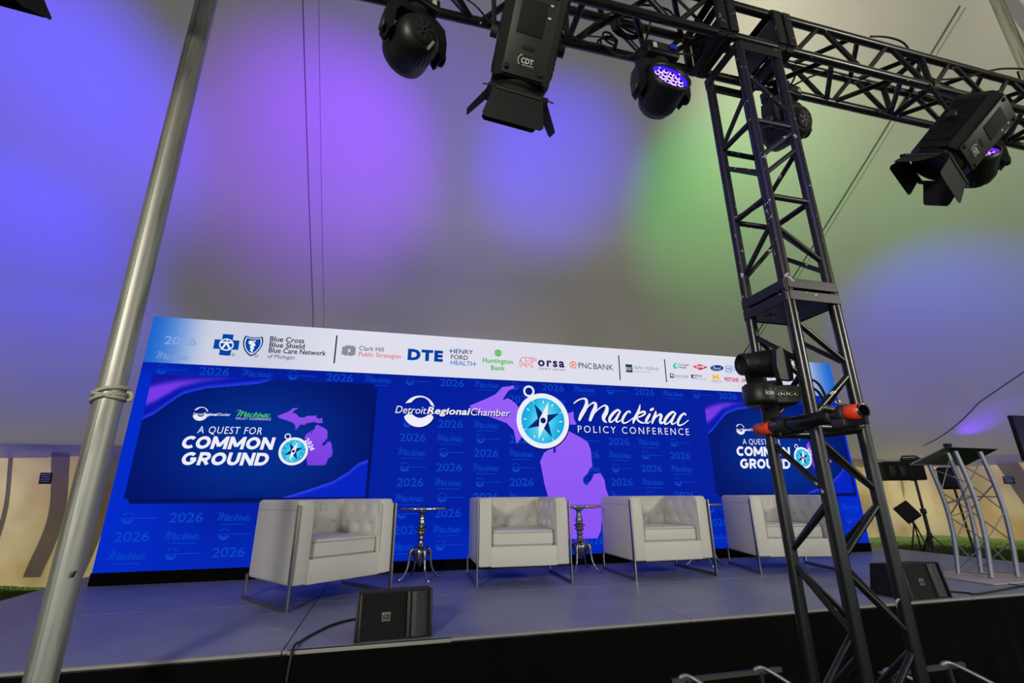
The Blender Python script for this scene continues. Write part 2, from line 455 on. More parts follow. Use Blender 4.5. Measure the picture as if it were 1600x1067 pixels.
# scuffs and small gaffer tape marks lie on the deck
for px, py, l, a in ((415, 960, .12, .6), (427, 1003, .05, 1), (600, 925, .1, .3), (1440, 905, .35, -.05), (820, 905, .08, .1), (430, 983, .09, -.4)):
    p = at_z(px, py, STAGE); B = Matrix.Translation((p.x, p.y, STAGE + .001)) @ Matrix.Rotation(a, 4, 'Z')
    MB().box((0, 0, 0), (l, .006, .0012), B).build('scuff_mark', M_SEAML, st, True)

# ------------------------------------------------------------------ LED wall
YS = 5.53
def W(px, py):
    p = at_y(px, py, YS); return (p.x, p.z)
LX0, LX1, LZ0, LZ1, LZB = -2.585, 6.366, 0.722, 3.233, 2.724
led = thing('led_wall', 'wide blue LED video wall with a white sponsor band across its top', 'screen', (1.89, YS, STAGE))
MB().box(((LX0 + LX1) / 2, YS + .075, (LZ0 + LZ1) / 2), (LX1 - LX0, .14, LZ1 - LZ0), bev=.004, seg=1).build('cabinet', M_MATTE, led, True)
MB().box(((LX0 + LX1) / 2, YS + .3, (STAGE + LZ0) / 2), (LX1 - LX0 + .02, .6, LZ0 - STAGE - .004)).build('base', M_CLOTH, led, True)
for k in range(8):
    x = LX0 + .5 + k * 1.13
    MB().bar((x, YS + .2, LZ0), (x, YS + .2, LZ1 - .1), .05, .05).bar((x, YS + .55, LZ0), (x, YS + .2, LZ1 - .5), .04, .04).build('support', M_ALUM, led, True)
LAY = [0]
def paint(name, polys, cols, mm=None, layer=None, parent=None, tri=True):
    """flat print on the wall: polys are lists of (x,z); cols one colour each (srgb) or a list per corner"""
    if layer is None: LAY[0] += 1; layer = LAY[0]
    y = YS - 0.0012 - 0.0004 * layer
    vs = []; fs = []; cc = []
    for poly, c in zip(polys, cols):
        b = len(vs); n = len(poly); vs += [(x, y, z) for x, z in poly]
        pc = [srgb(q) for q in c] if isinstance(c[0], (tuple, list)) else [srgb(c)] * n
        cc += pc
        if n <= 4 and tri: fs.append(tuple(range(b, b + n)))
        else:
            for t in tessellate_polygon([[Vector((x, z, 0)) for x, z in poly]]): fs.append(tuple(b + i for i in t))
    return paint_raw(name, vs, fs, cc, mm or M_PAINT2, parent or led)
def paint_raw(name, vs, fs, cc, mm, parent):
    inv = root_matrix(led).inverted()
    me = bpy.data.meshes.new(name); me.from_pydata([tuple(inv @ Vector(v)) for v in vs], [], fs)
    at = me.color_attributes.new('Col', 'FLOAT_COLOR', 'POINT')
    buf = np.ones((len(vs), 4), dtype=np.float32); buf[:, :3] = np.array(cc, dtype=np.float32); at.data.foreach_set('color', buf.ravel())
    me.materials.append(mm); me.update()
    o = bpy.data.objects.new(name, me); COL.objects.link(o); o.parent = parent
    return o
def paint_grid(name, x0, x1, z0, z1, nx, nz, fn, mm, layer):
    y = YS - 0.0012 - 0.0004 * layer
    vs = []; cc = []
    for j in range(nz + 1):
        for i in range(nx + 1):
            x = x0 + (x1 - x0) * i / nx; z = z0 + (z1 - z0) * j / nz; vs.append((x, y, z)); cc.append(srgb(fn(x, z)))
    fs = [(j * (nx + 1) + i, j * (nx + 1) + i + 1, (j + 1) * (nx + 1) + i + 1, (j + 1) * (nx + 1) + i) for j in range(nz) for i in range(nx)]
    return paint_raw(name, vs, fs, cc, mm, led)
def mix(a, b, t):
    t = max(0, min(1, t)); return tuple(p + (q - p) * t for p, q in zip(a, b))
def smooth(a, b, x):
    t = max(0, min(1, (x - a) / (b - a))); return t * t * (3 - 2 * t)
def bgcol(x, z):
    d = min(x - LX0, LX1 - x); c = mix((0, 42, 200), (0, 30, 158), smooth(0, 1.1, d))
    c = mix(c, (0, 40, 190), smooth(1.35, .7, z) * .7)
    return mix(c, (0, 24, 140), smooth(2.5, 2.75, z) * .5)
paint_grid('blue_picture', LX0, LX1, LZ0, LZB, 120, 36, bgcol, M_PAINT, 0)
def bandcol(x, z):
    d = min(x - LX0, LX1 - x); c = mix((25, 98, 205), (205, 208, 226), smooth(-.05, .62, d))
    return mix(c, (222, 222, 236), smooth(1.0, 2.0, d))
paint_grid('white_band', LX0, LX1, LZB, LZ1, 160, 4, bandcol, M_PAINT, 0)
CAPH = None
def cap_h():
    global CAPH
    if CAPH is None:
        vs, _ = text_mesh('H'); CAPH = max(v[1] for v in vs)
    return CAPH
def lettering(t, l, r, h, col, bold=0.0, shear=0.0, space=1.0, layer=None, name='lettering', ref=None, xf=None, rows=None):
    """t between baseline points l and r (photo points), capitals h photo pixels high"""
    a = W(*l); b = W(*r); top = W(l[0] + .24 * h, l[1] - h); hh = top[1] - a[1]; z = (a[1] + b[1]) / 2
    return lettering_w(t, a[0], b[0], z, hh, col, bold, shear, space, layer, name, xf)
def lettering_w(t, x0, x1, z, hh, col, bold=0.0, shear=0.0, space=1.0, layer=None, name='lettering', xf=None, build=True):
    vs, fs = text_mesh(t, bold, shear, space); u0 = min(v[0] for v in vs); u1 = max(v[0] for v in vs); ch = cap_h() + 2 * bold
    pts = [(x0 + (x1 - x0) * (x - u0) / (u1 - u0), z + hh * (y + bold) / ch) for x, y in vs]
    if xf: pts = [xf(p) for p in pts]
    if not build: return pts, fs
    if layer is None: LAY[0] += 1; layer = LAY[0]
    y = YS - 0.0012 - 0.0004 * layer
    return paint_raw(name, [(p[0], y, p[1]) for p in pts], fs, [srgb(col)] * len(pts), M_PAINT2, led)
def ribbon(pts, k=4):
    """brush stroke through (x,z,width): returns quads; the nib is broadest across the slope"""
    P = []
    n = len(pts)
    for i in range(n - 1):
        p0 = pts[max(i - 1, 0)]; p1 = pts[i]; p2 = pts[i + 1]; p3 = pts[min(i + 2, n - 1)]
        for j in range(k):
            t = j / k
            P.append(tuple(0.5 * (2 * b + (c - a) * t + (2 * a - 5 * b + 4 * c - d) * t * t + (3 * b - a - 3 * c + d) * t ** 3) for a, b, c, d in zip(p0, p1, p2, p3)))
    P.append(pts[-1]); L = []; R = []
    for i, p in enumerate(P):
        a = P[max(i - 1, 0)]; b = P[min(i + 1, len(P) - 1)]; dx, dz = b[0] - a[0], b[1] - a[1]; l = math.hypot(dx, dz) or 1
        L.append((p[0] - dz / l * p[2] / 2, p[1] + dx / l * p[2] / 2)); R.append((p[0] + dz / l * p[2] / 2, p[1] - dx / l * p[2] / 2))
    q = [[L[i], R[i], R[i + 1], L[i + 1]] for i in range(len(P) - 1)]
    for c in (P[0], P[-1]):
        q.append([(c[0] + c[2] / 2 * math.cos(a), c[1] + c[2] / 2 * math.sin(a)) for a in [PI / 4 * m for m in range(8)]])
    return q
ac = [(630, 262, 14), (600, 245, 20), (550, 280, 26), (505, 340, 28), (497, 385, 22), (520, 395, 14), (560, 365, 12), (610, 300, 14), (632, 265, 16)]
ad = [(632, 265, 16), (600, 320, 24), (580, 375, 22), (600, 395, 14), (640, 370, 8)]
cc_ = [(755, 275, 18), (740, 258, 14), (700, 290, 22), (665, 350, 26), (660, 395, 20), (690, 408, 14), (740, 385, 10), (790, 345, 8)]
SCRIPT = [[(55, 160, 12), (100, 125, 14), (160, 103, 14), (200, 110, 24), (212, 160, 34), (190, 230, 40), (150, 300, 38), (122, 365, 26)],
          [(125, 355, 8), (180, 265, 12), (240, 190, 12), (290, 155, 14)], [(290, 155, 18), (322, 165, 28), (318, 220, 38), (285, 290, 38), (255, 370, 28)],
          [(262, 350, 8), (320, 270, 12), (390, 210, 12), (440, 185, 14)], [(440, 188, 18), (466, 210, 30), (457, 270, 40), (425, 330, 40), (430, 375, 28), (460, 400, 10)],
          ac, ad, cc_,
          [(878, 180, 8), (870, 230, 20), (840, 300, 28), (802, 370, 26), (795, 410, 12)],
          [(800, 340, 8), (860, 290, 14), (920, 265, 20), (945, 285, 18), (900, 320, 14), (845, 340, 12), (850, 370, 18), (890, 400, 18), (945, 408, 8)],
          [(1000, 300, 22), (970, 350, 28), (955, 390, 24), (975, 410, 12), (1010, 385, 8)], [(1014, 245, 22), (1040, 230, 22)],
          [(1075, 265, 14), (1070, 300, 26), (1045, 360, 28), (1030, 412, 14)], [(1040, 390, 8), (1080, 330, 12), (1130, 300, 20), (1145, 320, 26), (1130, 370, 26), (1140, 410, 22), (1190, 385, 8)],
          [(x + 690, y + 24, w_) for x, y, w_ in ac], [(x + 690, y + 26, w_) for x, y, w_ in ad], [(x + 692, y + 28, w_) for x, y, w_ in cc_]]
def crop(ox, oz, s): return lambda x, y: W(ox + x / s, oz + y / s)
cM = crop(890, 610, 8)
SW = []
for st_ in SCRIPT:
    q = []
    for x, y, w_ in st_:
        p = cM(x, y); p2 = cM(x + w_, y); q.append((p[0], p[1], p2[0] - p[0]))
    SW.append(q)
sx0, sx1 = cM(50, 250)[0], cM(1490, 350)[0]; sz0 = cM(700, 430)[1]; sz1 = cM(150, 95)[1]
def script_word(x0, x1, z0, z1):
    kx = (x1 - x0) / (sx1 - sx0); kz = (z1 - z0) / (sz1 - sz0); out = []
    for q in SW: out += ribbon([(x0 + (x - sx0) * kx, z0 + (z - sz0) * kz, 1.22 * w_ * (kx + kz) / 2) for x, z, w_ in q], 3)
    return out
def swoosh(cx, cz, R, gap=True):
    """crescent ring, thick below and thin above, cut by the line of letters"""
    out = []; N = 64
    icx, icz, ir = cx + .07 * R, cz + .24 * R, R * .66
    for k in range(N):
        a0 = 2 * PI * k / N; a1 = 2 * PI * (k + 1) / N
        if 150 < math.degrees((a0 + a1) / 2) < 178: continue
        q = [(cx + R * math.cos(a0), cz + R * math.sin(a0)), (cx + R * math.cos(a1), cz + R * math.sin(a1)),
             (icx + ir * math.cos(a1), icz + ir * math.sin(a1)), (icx + ir * math.cos(a0), icz + ir * math.sin(a0))]
        for i in (2, 3):     # the inner circle never leaves the ring
            d = math.hypot(q[i][0] - cx, q[i][1] - cz)
            if d > R: q[i] = (cx + (q[i][0] - cx) * R / d, cz + (q[i][1] - cz) * R / d)
        lo, hi = cz - .2 * R, cz + .36 * R
        zc = sum(p[1] for p in q) / 4
        if gap and lo < zc < hi: continue
        out.append(q)
    return out
# watermark rows
wm = []; wcol = (8, 66, 196)
v26, f26 = text_mesh('2026', 0.012); u0 = min(v[0] for v in v26); u1 = max(v[0] for v in v26)
SLID = [(-2.47, -.245, 1.365, 2.60), (4.08, 6.29, 1.365, 2.57)]
def hidden(x, z):
    if any(a - .02 < x < b + .02 and c - .02 < z < d + .02 for a, b, c, d in SLID): return True
    if 1.3 < x < 3.95 and 2.25 < z < 2.5 and x > 2.0: return True
    if -.05 < x < 1.35 and 2.2 < z < 2.5: return True
    return False
wv = []; wf = []
def addw(pts, fs):
    b = len(wv)
    wv.extend(pts); wf.extend([tuple(b + i for i in f) for f in fs])
for r in range(13):
    z = 2.655 - .163 * r; ph = -1.905 - 1.275 * 2 - (.425 * r) % 1.275
    for k in range(28):
        x = ph + .425 * k; kind = k % 3
        if x < LX0 + .12 or x > LX1 - .12 or z < LZ0 + .05: continue
        wd = .145
        if any(a - .1 < x < b + .1 and c - .05 < z < d + .03 for a, b, c, d in SLID): 
            continue
        if -.0 < x < 1.3 and 2.22 < z < 2.6: continue
        if 2.05 < x < 3.85 and 2.12 < z < 2.56: continue
        if kind == 0: addw([(x + (px_ - (u0 + u1) / 2) / (u1 - u0) * .29, z - .042 + py_ / cap_h() * .085) for px_, py_ in v26], f26)
        elif kind == 1:
            for q in script_word(x - .16, x + .16, z - .045, z + .05): addw(q, [tuple(range(len(q)))])
            addw([(x - .12, z - .066), (x + .12, z - .066), (x + .12, z - .072), (x - .12, z - .072)], [(0, 1, 2, 3)])
        else:
            for q in swoosh(x - .07, z, .052): addw(q, [(0, 1, 2, 3)])
            addw([(x - .13, z + .004), (x + .17, z + .004), (x + .17, z - .003), (x - .13, z - .003)], [(0, 1, 2, 3)])
paint_raw('watermark', [(x, YS - .0016, z) for x, z in wv], wf, [srgb(wcol)] * len(wv), M_PAINT2, led)
# faint watermark in the two blue ends of the white band
for X, s_ in ((LX0 + .12, 1),):
    q = swoosh(X + .18, 3.115, .05) + script_word(X - .02, X + .3, 2.76, 2.85)
    paint('watermark', q, [(120, 156, 222)] * len(q), layer=1)
    lettering_w('2026', X + .03, X + .33, 2.93, .09, (132, 166, 226), .012, layer=2, name='watermark')

# Michigan
UPs = [(85, 190), (195, 150), (262, 122), (310, 80), (388, 70), (388, 85), (350, 100), (330, 120), (300, 158), (340, 145), (385, 175), (410, 212), (480, 220), (540, 190), (630, 192), (668, 182), (672, 212), (705, 238), (765, 222), (760, 262), (773, 298), (690, 300), (640, 285), (600, 285), (575, 300), (520, 300), (500, 328), (430, 322), (395, 370), (358, 408), (350, 330), (310, 290), (240, 265), (140, 235), (95, 215)]
LPs = [(690, 328), (720, 340), (780, 370), (830, 400), (842, 440), (838, 540), (815, 555), (800, 580), (765, 605), (760, 630), (780, 650), (815, 620), (840, 585), (885, 580), (905, 620), (905, 670), (920, 730), (905, 805), (870, 820), (840, 860), (830, 900), (800, 940), (540, 940), (530, 900), (525, 800), (520, 720), (505, 640), (500, 560), (495, 510), (530, 460), (570, 440), (590, 410), (598, 425), (590, 460), (605, 462), (615, 410), (650, 390), (655, 345)]
cS = crop(425, 630, 9.7)
UPw = [cS(*p) for p in UPs]; LPw = [cS(*p) for p in LPs]
cB = crop(600, 590, 3.077)
ux0, ux1 = cS(85, 190)[0], cS(773, 298)[0]; uz1, uz0 = cS(388, 70)[1], cS(358, 408)[1]
bx0, bx1 = cB(412, 132)[0], cB(925, 215)[0]; bz1, bz0 = cB(625, 38)[1], cB(640, 318)[1]
kx = (bx1 - bx0) / (ux1 - ux0); kz = (bz1 - bz0) / (uz1 - uz0)
big = lambda p: (bx0 + (p[0] - ux0) * kx, bz0 + (p[1] - uz0) * kz)
def vgrad(poly, top, bot, z0, z1): return [mix(bot, top, (p[1] - z0) / (z1 - z0)) for p in poly]
for pl in (UPw, LPw):
    B = [big(p) for p in pl]
    paint('state_outline', [B], [vgrad(B, (150, 96, 248), (138, 84, 240), .9, 2.6)], layer=2)
# heavy geometric capitals, drawn as broad strokes in a box one unit high
def arc(cx, cy, r, a0, a1, n=18, ky=1.0): return [(cx + r * math.cos(math.radians(a0 + (a1 - a0) * k / n)), cy + r * ky * math.sin(math.radians(a0 + (a1 - a0) * k / n))) for k in range(n + 1)]
T_ = .245; H_ = T_ / 2
BLOCK = {
    'C': (.84, [arc(.5, .5, .5 - H_, 48, 312)]), 'O': (1.0, [arc(.5, .5, .5 - H_, 0, 360)]),
    'G': (1.0, [arc(.5, .5, .5 - H_, 48, 352), [(.56, .47), (.94, .47)]]),
    'M': (1.12, [[(H_, 0), (H_, 1)], [(H_ + .02, .9), (.56, .22)], [(.56, .22), (1.10 - H_, .9)], [(1.12 - H_, 0), (1.12 - H_, 1)]]),
    'N': (.92, [[(H_, 0), (H_, 1)], [(H_ + .03, .9), (.92 - H_ - .03, .1)], [(.92 - H_, 0), (.92 - H_, 1)]]),
    'R': (.80, [[(H_, 0), (H_, 1)], [(H_, 1 - H_), (.45, 1 - H_)] + arc(.45, .66, .34 - H_, 90, -90, 12) + [(H_, .66 - .34 + H_)], [(.42, .42), (.70, .03)]]),
    'U': (.86, [[(H_, 1), (H_, .42)] + arc(.43, .43, .43 - H_, 180, 360, 14) + [(.86 - H_, .42), (.86 - H_, 1)]]),
    'D': (.94, [[(H_, 0), (H_, 1)], [(H_, 1 - H_), (.44, 1 - H_)] + arc(.44, .5, .5 - H_, 90, -90, 16) + [(H_, H_)]]),
}
def stroke(pts, w_):
    P = [Vector(p) for p in pts]; n = len(P); closed = (P[0] - P[-1]).length < 1e-4; L = []; R = []
    for i in range(n):
        if closed: a = P[i - 1] if i else P[n - 2]; b = P[i + 1] if i < n - 1 else P[1]
        else: a = P[max(i - 1, 0)]; b = P[min(i + 1, n - 1)]
        d = (b - a).normalized(); nm = Vector((-d.y, d.x)); L.append(P[i] + nm * w_ / 2); R.append(P[i] - nm * w_ / 2)
    return [[tuple(L[i]), tuple(R[i]), tuple(R[i + 1]), tuple(L[i + 1])] for i in range(n - 1)]
def block_text(word, l, r, h, col, layer, xf, shear=.13, gap=.09):
    a = W(*l); b = W(*r); top = W(l[0] + .24 * h, l[1] - h); hh = top[1] - a[1]; z = (a[1] + b[1]) / 2
    tot = sum(BLOCK[c][0] for c in word) + gap * (len(word) - 1) + shear; k = (b[0] - a[0]) / tot; u = 0; out = []
    for c in word:
        wd, ss = BLOCK[c]
        for s_ in ss:
            for q in stroke(s_, T_): out.append([xf((a[0] + (u + x + shear * y) * k, z + max(0, min(1, y)) * hh)) for x, y in q])
        u += wd + gap
    paint('lettering', out, [col] * len(out), layer=layer)
# slides
def slide(x0, x1, z0, z1, dx, first):
    c1 = [crop(140, 480, 3.556)(*p) for p in ((297, 622), (350, 597), (430, 542), (520, 482), (640, 452), (800, 438), (940, 425), (1035, 398), (1100, 380))]
    c4 = [crop(140, 480, 3.556)(*p) for p in ((335, 440), (420, 418), (500, 404), (620, 395), (760, 388), (900, 384))]
    c2 = [crop(140, 480, 3.556)(*p) for p in ((318, 548), (360, 530), (430, 490), (500, 450), (620, 420), (740, 404), (830, 392), (900, 380))]
    c3 = [W(*p) for p in ((400, 790), (446, 776), (485, 764), (520, 752), (545, 737), (560, 724), (575, 718), (586, 717))]
    X1, Z1 = zip(*c1); X2, Z2 = zip(*c2); X3, Z3 = zip(*c3); X4, Z4 = zip(*c4)
    def fn(x, z):
        xx = x - dx; t = (x - x0) / (x1 - x0); v = (z - z0) / (z1 - z0)
        c = mix((0, 44, 140), (0, 18, 104), smooth(.12, .62, math.hypot((t - .5) * 1.0, (v - .45) * .8)))
        f1 = np.interp(xx, X1, Z1); f2 = np.interp(xx, X2, Z2); f3 = np.interp(xx, X3, Z3)
        if z > f1: c = mix((34, 60, 226), (6, 22, 170), smooth(0, .06, z - f1)) if z - f1 < .3 else c
        c = mix(c, (118, 58, 232), smooth(-.03, .05, z - f2) * smooth(1.0, .0, (xx - X2[0]) / 1.3 * .8)) if z > f2 - .03 and xx < X2[-1] else c
        f4 = np.interp(xx, X4, Z4)
        if z > f4 - .05: c = mix(c, (14, 24, 156), smooth(-.05, .04, z - f4))
        if z < f3 and xx > X3[0]: c = mix((46, 62, 240), (4, 34, 190), smooth(0, .05, f3 - z)) if True else c
        return c
    paint_grid('slide_picture', x0, x1, z0, z1, 270, 150, fn, M_PAINT, 3)
    paint('slide_shadow', [[(x0 + .03, z0), (x1 + .03, z0), (x1 + .03, z0 - .045), (x0 + .06, z0 - .045)], [(x1, z0 - .04), (x1 + .035, z0 - .04), (x1 + .035, z1 - .05), (x1, z1 - .05)]],
          [(0, 16, 92), (0, 16, 96)], layer=2)
    sh = lambda poly: [(p[0] + dx, p[1]) for p in poly]
    for pl in (UPw, LPw):
        B = sh(pl); paint('state_outline', [B], [vgrad(B, (142, 82, 236), (116, 56, 222), 1.5, 2.4)], layer=4)
    xf = lambda p: (p[0] + dx, p[1])
    lw = lambda *a, **k: lettering(*a, xf=xf, layer=k.pop('layer', 6), **k)
    lw('A QUEST FOR', (308, 677.5), (409, 678), 11, (232, 232, 244), shear=.1, space=1.15)
    block_text('COMMON', (281.5, 701.5), (428.5, 702), 20, (236, 236, 248), 6, xf)
    block_text('GROUND', (281, 727), (420, 727), 20.5, (236, 236, 248), 6, xf)
    q = [[(x + dx, z) for x, z in p] for p in script_word(W(368, 652)[0], W(423, 652)[0], W(395, 652.5)[1], W(395, 641)[1])]
    paint('script_word', q, [(80, 214, 74)] * len(q), layer=6)
    lw('POLICY CONFERENCE', (368.5, 655.8), (423, 656.5), 3.4, (225, 225, 240), space=1.25)
    sx, sz = W(313.5, 646.5); q = swoosh(sx + dx, sz, .072); paint('logo', q, [(235, 235, 248)] * len(q), layer=5)
    lw('Detroit', (301.5, 649.2), (317, 649.2), 4.5, (235, 235, 248), bold=.004, shear=.2)
    lw('Regional', (317.5, 649.4), (340, 649.6), 4.5, (240, 240, 250), bold=.03, shear=.2)
    lw('Chamber', (340.5, 649.6), (360, 650), 4.5, (235, 235, 248), bold=.004, shear=.2)
    cx, cz = W(458.6, 705.0); compass(cx + dx, cz, .145, 7)
    # 2026 climbing round the rim of the compass
    for ch, (px, py), a in (('2', (480.5, 687.5), -.75), ('0', (483.8, 692), -.98), ('2', (486.3, 696.6), -1.15), ('6', (487.6, 701.6), -1.35)):
        vs, fs = text_mesh(ch, .03); o = W(px, py); mx = sum(v[0] for v in vs) / len(vs); my = sum(v[1] for v in vs) / len(vs); s_ = .062
        pts = [(o[0] + dx + ((x - mx) * math.cos(a) - (y - my) * math.sin(a)) * s_, o[1] + ((x - mx) * math.sin(a) + (y - my) * math.cos(a)) * s_) for x, y in vs]
        paint_raw('lettering', [(x, YS - .0052, z) for x, z in pts], fs, [srgb((240, 240, 250))] * len(pts), M_PAINT2, led)
def compass(cx, cz, R, layer):
    ring = lambda x, z, r, n=48: [(cx + R * (x + r * math.cos(2 * PI * k / n)), cz + R * (z + r * math.sin(2 * PI * k / n))) for k in range(n)]
    disc = lambda nm, x, z, r, c, l: paint(nm, [ring(x, z, r)], [c], layer=l)
    disc('compass_shadow', .03, -.04, 1.0, (0, 20, 90), layer - .5)
    disc('compass_ring', -.52, 1.06, .215, (232, 234, 246), layer); disc('compass_ring', -.52, 1.06, .14, (0, 30, 130), layer + .5)
    disc('compass_rim', 0, 0, 1.0, (236, 238, 248), layer + 1)
    n = 48; polys = []; cols = []
    for r0, r1 in ((0, .3), (.3, .55), (.55, .82)):
        for k in range(n):
            a0 = 2 * PI * k / n; a1 = 2 * PI * (k + 1) / n
            P = [(r0, a0), (r1, a0), (r1, a1), (r0, a1)]
            polys.append([(cx + R * r * math.cos(a), cz + R * r * math.sin(a)) for r, a in P])
            cols.append([mix((150, 236, 246), (6, 168, 222), r / .82 * (1.0 + .25 * math.cos(2 * a + .6))) for r, a in P])
    paint('compass_dial', polys, cols, layer=layer + 1.5)
    L = lambda x, z: (cx + R * x, cz + R * z)
    W_ = (236, 238, 248); N_ = (4, 40, 112)
    star = []
    for a in (118, 24, -62, 206):
        a = math.radians(a); tip = (.68 * math.cos(a), .68 * math.sin(a)); s1 = (.2 * math.cos(a + .9), .2 * math.sin(a + .9)); s2 = (.2 * math.cos(a - .9), .2 * math.sin(a - .9))
        star.append([L(*tip), L(*s1), L(0, 0), L(*s2)])
    paint('compass_star', star, [N_] * 4, layer=layer + 2)
    lines = []
    for a in (118, 24, -62, 206):
        a = math.radians(a); px, pz = -math.sin(a) * .016, math.cos(a) * .016
        lines.append([L(.66 * math.cos(a), .66 * math.sin(a)), L(.84 * math.cos(a) - px, .84 * math.sin(a) - pz), L(.84 * math.cos(a) + px, .84 * math.sin(a) + pz)])
    for a in (88, 57, -2, -33, -92, -120, 177, 146):
        a = math.radians(a); px, pz = -math.sin(a) * .018, math.cos(a) * .018; c_, s_ = math.cos(a), math.sin(a)
        lines.append([L(.63 * c_ - px, .63 * s_ - pz), L(.73 * c_ - px, .73 * s_ - pz), L(.73 * c_ + px, .73 * s_ + pz), L(.63 * c_ + px, .63 * s_ + pz)])
    paint('compass_marks', lines, [W_] * len(lines), layer=layer + 2)
    paint('compass_needle', [[L(.22, .7), L(-.14, .06), L(-.2, -.68), L(.15, -.05)]], [W_], layer=layer + 3)
    disc('compass_hub', 0, 0, .105, (4, 34, 100), layer + 4)
slide(*SLID[0], 0.0, True); slide(*SLID[1], 6.55, False)
cx, cz = W(848.5, 657); compass(cx, cz, (W(848.5, 614)[1] - W(848.5, 700)[1]) / 2, 5)
# big titles
for off, col, ly in (((.012, -.012), (0, 16, 84), 5), ((0, 0), (236, 236, 250), 6)):
    q = [[(x + off[0], z + off[1]) for x, z in p] for p in script_word(sx0, sx1, sz0, sz1)]
    paint('script_word', q, [col] * len(q), layer=ly)
    xf = lambda p, o=off: (p[0] + o[0], p[1] + o[1])
    lettering('POLICY CONFERENCE', (903, 675.5), (1077, 680), 10.6, col, bold=-.004, space=1.35, layer=ly, xf=xf)
    sx, sz = W(655, 642.5); R_ = (W(655, 618)[1] - W(655, 667)[1]) / 2
    q = [[(x + off[0], z + off[1]) for x, z in p] for p in swoosh(sx, sz, R_)]; paint('logo', q, [col] * len(q), layer=ly)
    lettering('Detroit', (617.5, 645), (666, 647), 11.2, col, bold=.0, shear=.2, layer=ly + 4, xf=xf)
    lettering('Regional', (667, 646.5), (735, 648.7), 10.8, col, bold=.028, shear=.2, space=1.04, layer=ly + 4, xf=xf)
    lettering('Chamber', (735.5, 648.5), (797, 651), 10.8, col, bold=.0, shear=.2, layer=ly + 4, xf=xf)
# sponsor band
K = (16, 18, 30); BL = (0, 70, 165)
cc5 = crop(325, 510, 16)
paint('logo', [[cc5(*p) for p in ((375, 190), (645, 205), (620, 345), (790, 355), (755, 588), (590, 580), (555, 735), (275, 715), (300, 565), (128, 555), (170, 320), (350, 330))]], [BL], layer=2)
def loop(c, cxp, cyp, rx, ry, n=32): return [c(cxp + rx * math.cos(2 * PI * k / n), cyp + ry * math.sin(2 * PI * k / n)) for k in range(n)]
paint('logo', [loop(cc5, 462, 455, 182, 152)], [(232, 236, 246)], layer=3); paint('logo', [loop(cc5, 462, 455, 150, 122)], [BL], layer=4)
fig = [ribbon([(*cc5(x, y), .02) for x, y in s_], 1) for s_ in (((340, 395), (600, 405)), ((470, 400), (350, 560)), ((470, 400), (545, 570)))]
paint('logo', [q for f in fig for q in f], [(232, 236, 246)] * sum(len(f) for f in fig), layer=5)
paint('logo', [loop(cc5, 478, 345, 22, 20)], [(232, 236, 246)], layer=5)
def shield(s_, dx=0, dy=0):
    b = [(945, 228), (1060, 268), (1200, 280), (1370, 258), (1385, 380), (1350, 500), (1270, 610), (1175, 700), (1068, 752), (985, 690), (910, 590), (878, 480), (875, 380), (905, 290)]
    return [cc5(1125 + (x - 1125) * s_ + dx, 470 + (y - 470) * s_ + dy) for x, y in b]
paint('logo', [shield(1)], [(0, 42, 110)], layer=2); paint('logo', [shield(.86)], [(232, 236, 246)], layer=3); paint('logo', [shield(.76)], [BL], layer=4)
sn = ribbon([(*cc5(x, y), w_) for x, y, w_ in ((1190, 365, .01), (1130, 385, .02), (1050, 380, .022), (1060, 430, .026), (1150, 450, .03), (1130, 490, .026), (1070, 510, .024), (1130, 550, .022), (1070, 590, .02), (1110, 620, .014), (1080, 660, .008))], 3)
paint('logo', sn, [(232, 236, 246)] * len(sn), layer=5)
for (x, y) in ((364.5, 554.2), (400.3, 556)):
    c = W(x, y); q = [(c[0] + .018 * math.cos(a / 16 * PI), c[1] + .018 * math.sin(a / 16 * PI)) for a in range(32)]; q2 = [(c[0] + .013 * math.cos(a / 16 * PI), c[1] + .013 * math.sin(a / 16 * PI)) for a in range(32)]
    paint('logo', [q], [(70, 74, 90)], layer=2); paint('logo', [q2], [(215, 217, 232)], layer=3); lettering_w('R', c[0] - .006, c[0] + .006, c[1] - .008, .016, (60, 64, 80), .01, layer=4)
Lt = lettering
Lt('Blue Cross', (421.5, 533), (475, 536.5), 7.9, K, bold=.016, layer=2); Lt('Blue Shield', (420.5, 542), (475.5, 545.5), 7.9, K, bold=.016, layer=2)
Lt('Blue Care Network', (419.3, 550.8), (509, 555.8), 7.9, K, bold=.016, layer=2); Lt('of Michigan', (418, 559.3), (460, 561.5), 6, (40, 42, 54), layer=2)
def rule(a, b, w_=.016, col=(34, 42, 84)):
    q = ribbon([(*W(*a), w_), (*W(*b), w_)], 1)[:1]; paint('rule', q, [col], layer=2)
rule((526.5, 524), (522, 567.5)); rule((966.5, 555), (969, 594)); rule((1038, 561), (1041.5, 597.5))
c3 = crop(220, 480, 3.81)
for x0_, y0_, x1_, y1_ in ((1200, 234, 1214, 282), (1217, 227, 1231, 288), (1235, 227, 1247, 250), (1235, 266, 1247, 289), (1250, 228, 1262, 290), (1265, 236, 1276, 285)):
    a = c3(x0_, y0_); b = c3(x1_, y1_); paint('logo', [[(a[0], a[1]), (b[0], a[1]), (b[0], b[1]), (a[0], b[1])]], [(134, 140, 150)], layer=2)
Lt('Clark Hill', (561, 547.5), (599.5, 549.2), 6.8, (30, 34, 44), layer=2); Lt('Public Strategies', (560.5, 556.5), (626, 560), 6.8, (214, 70, 66), layer=2)
Lt('DTE', (636.5, 562.8), (691.8, 565.2), 17.5, (0, 62, 160), bold=.06, space=1.2, layer=2)
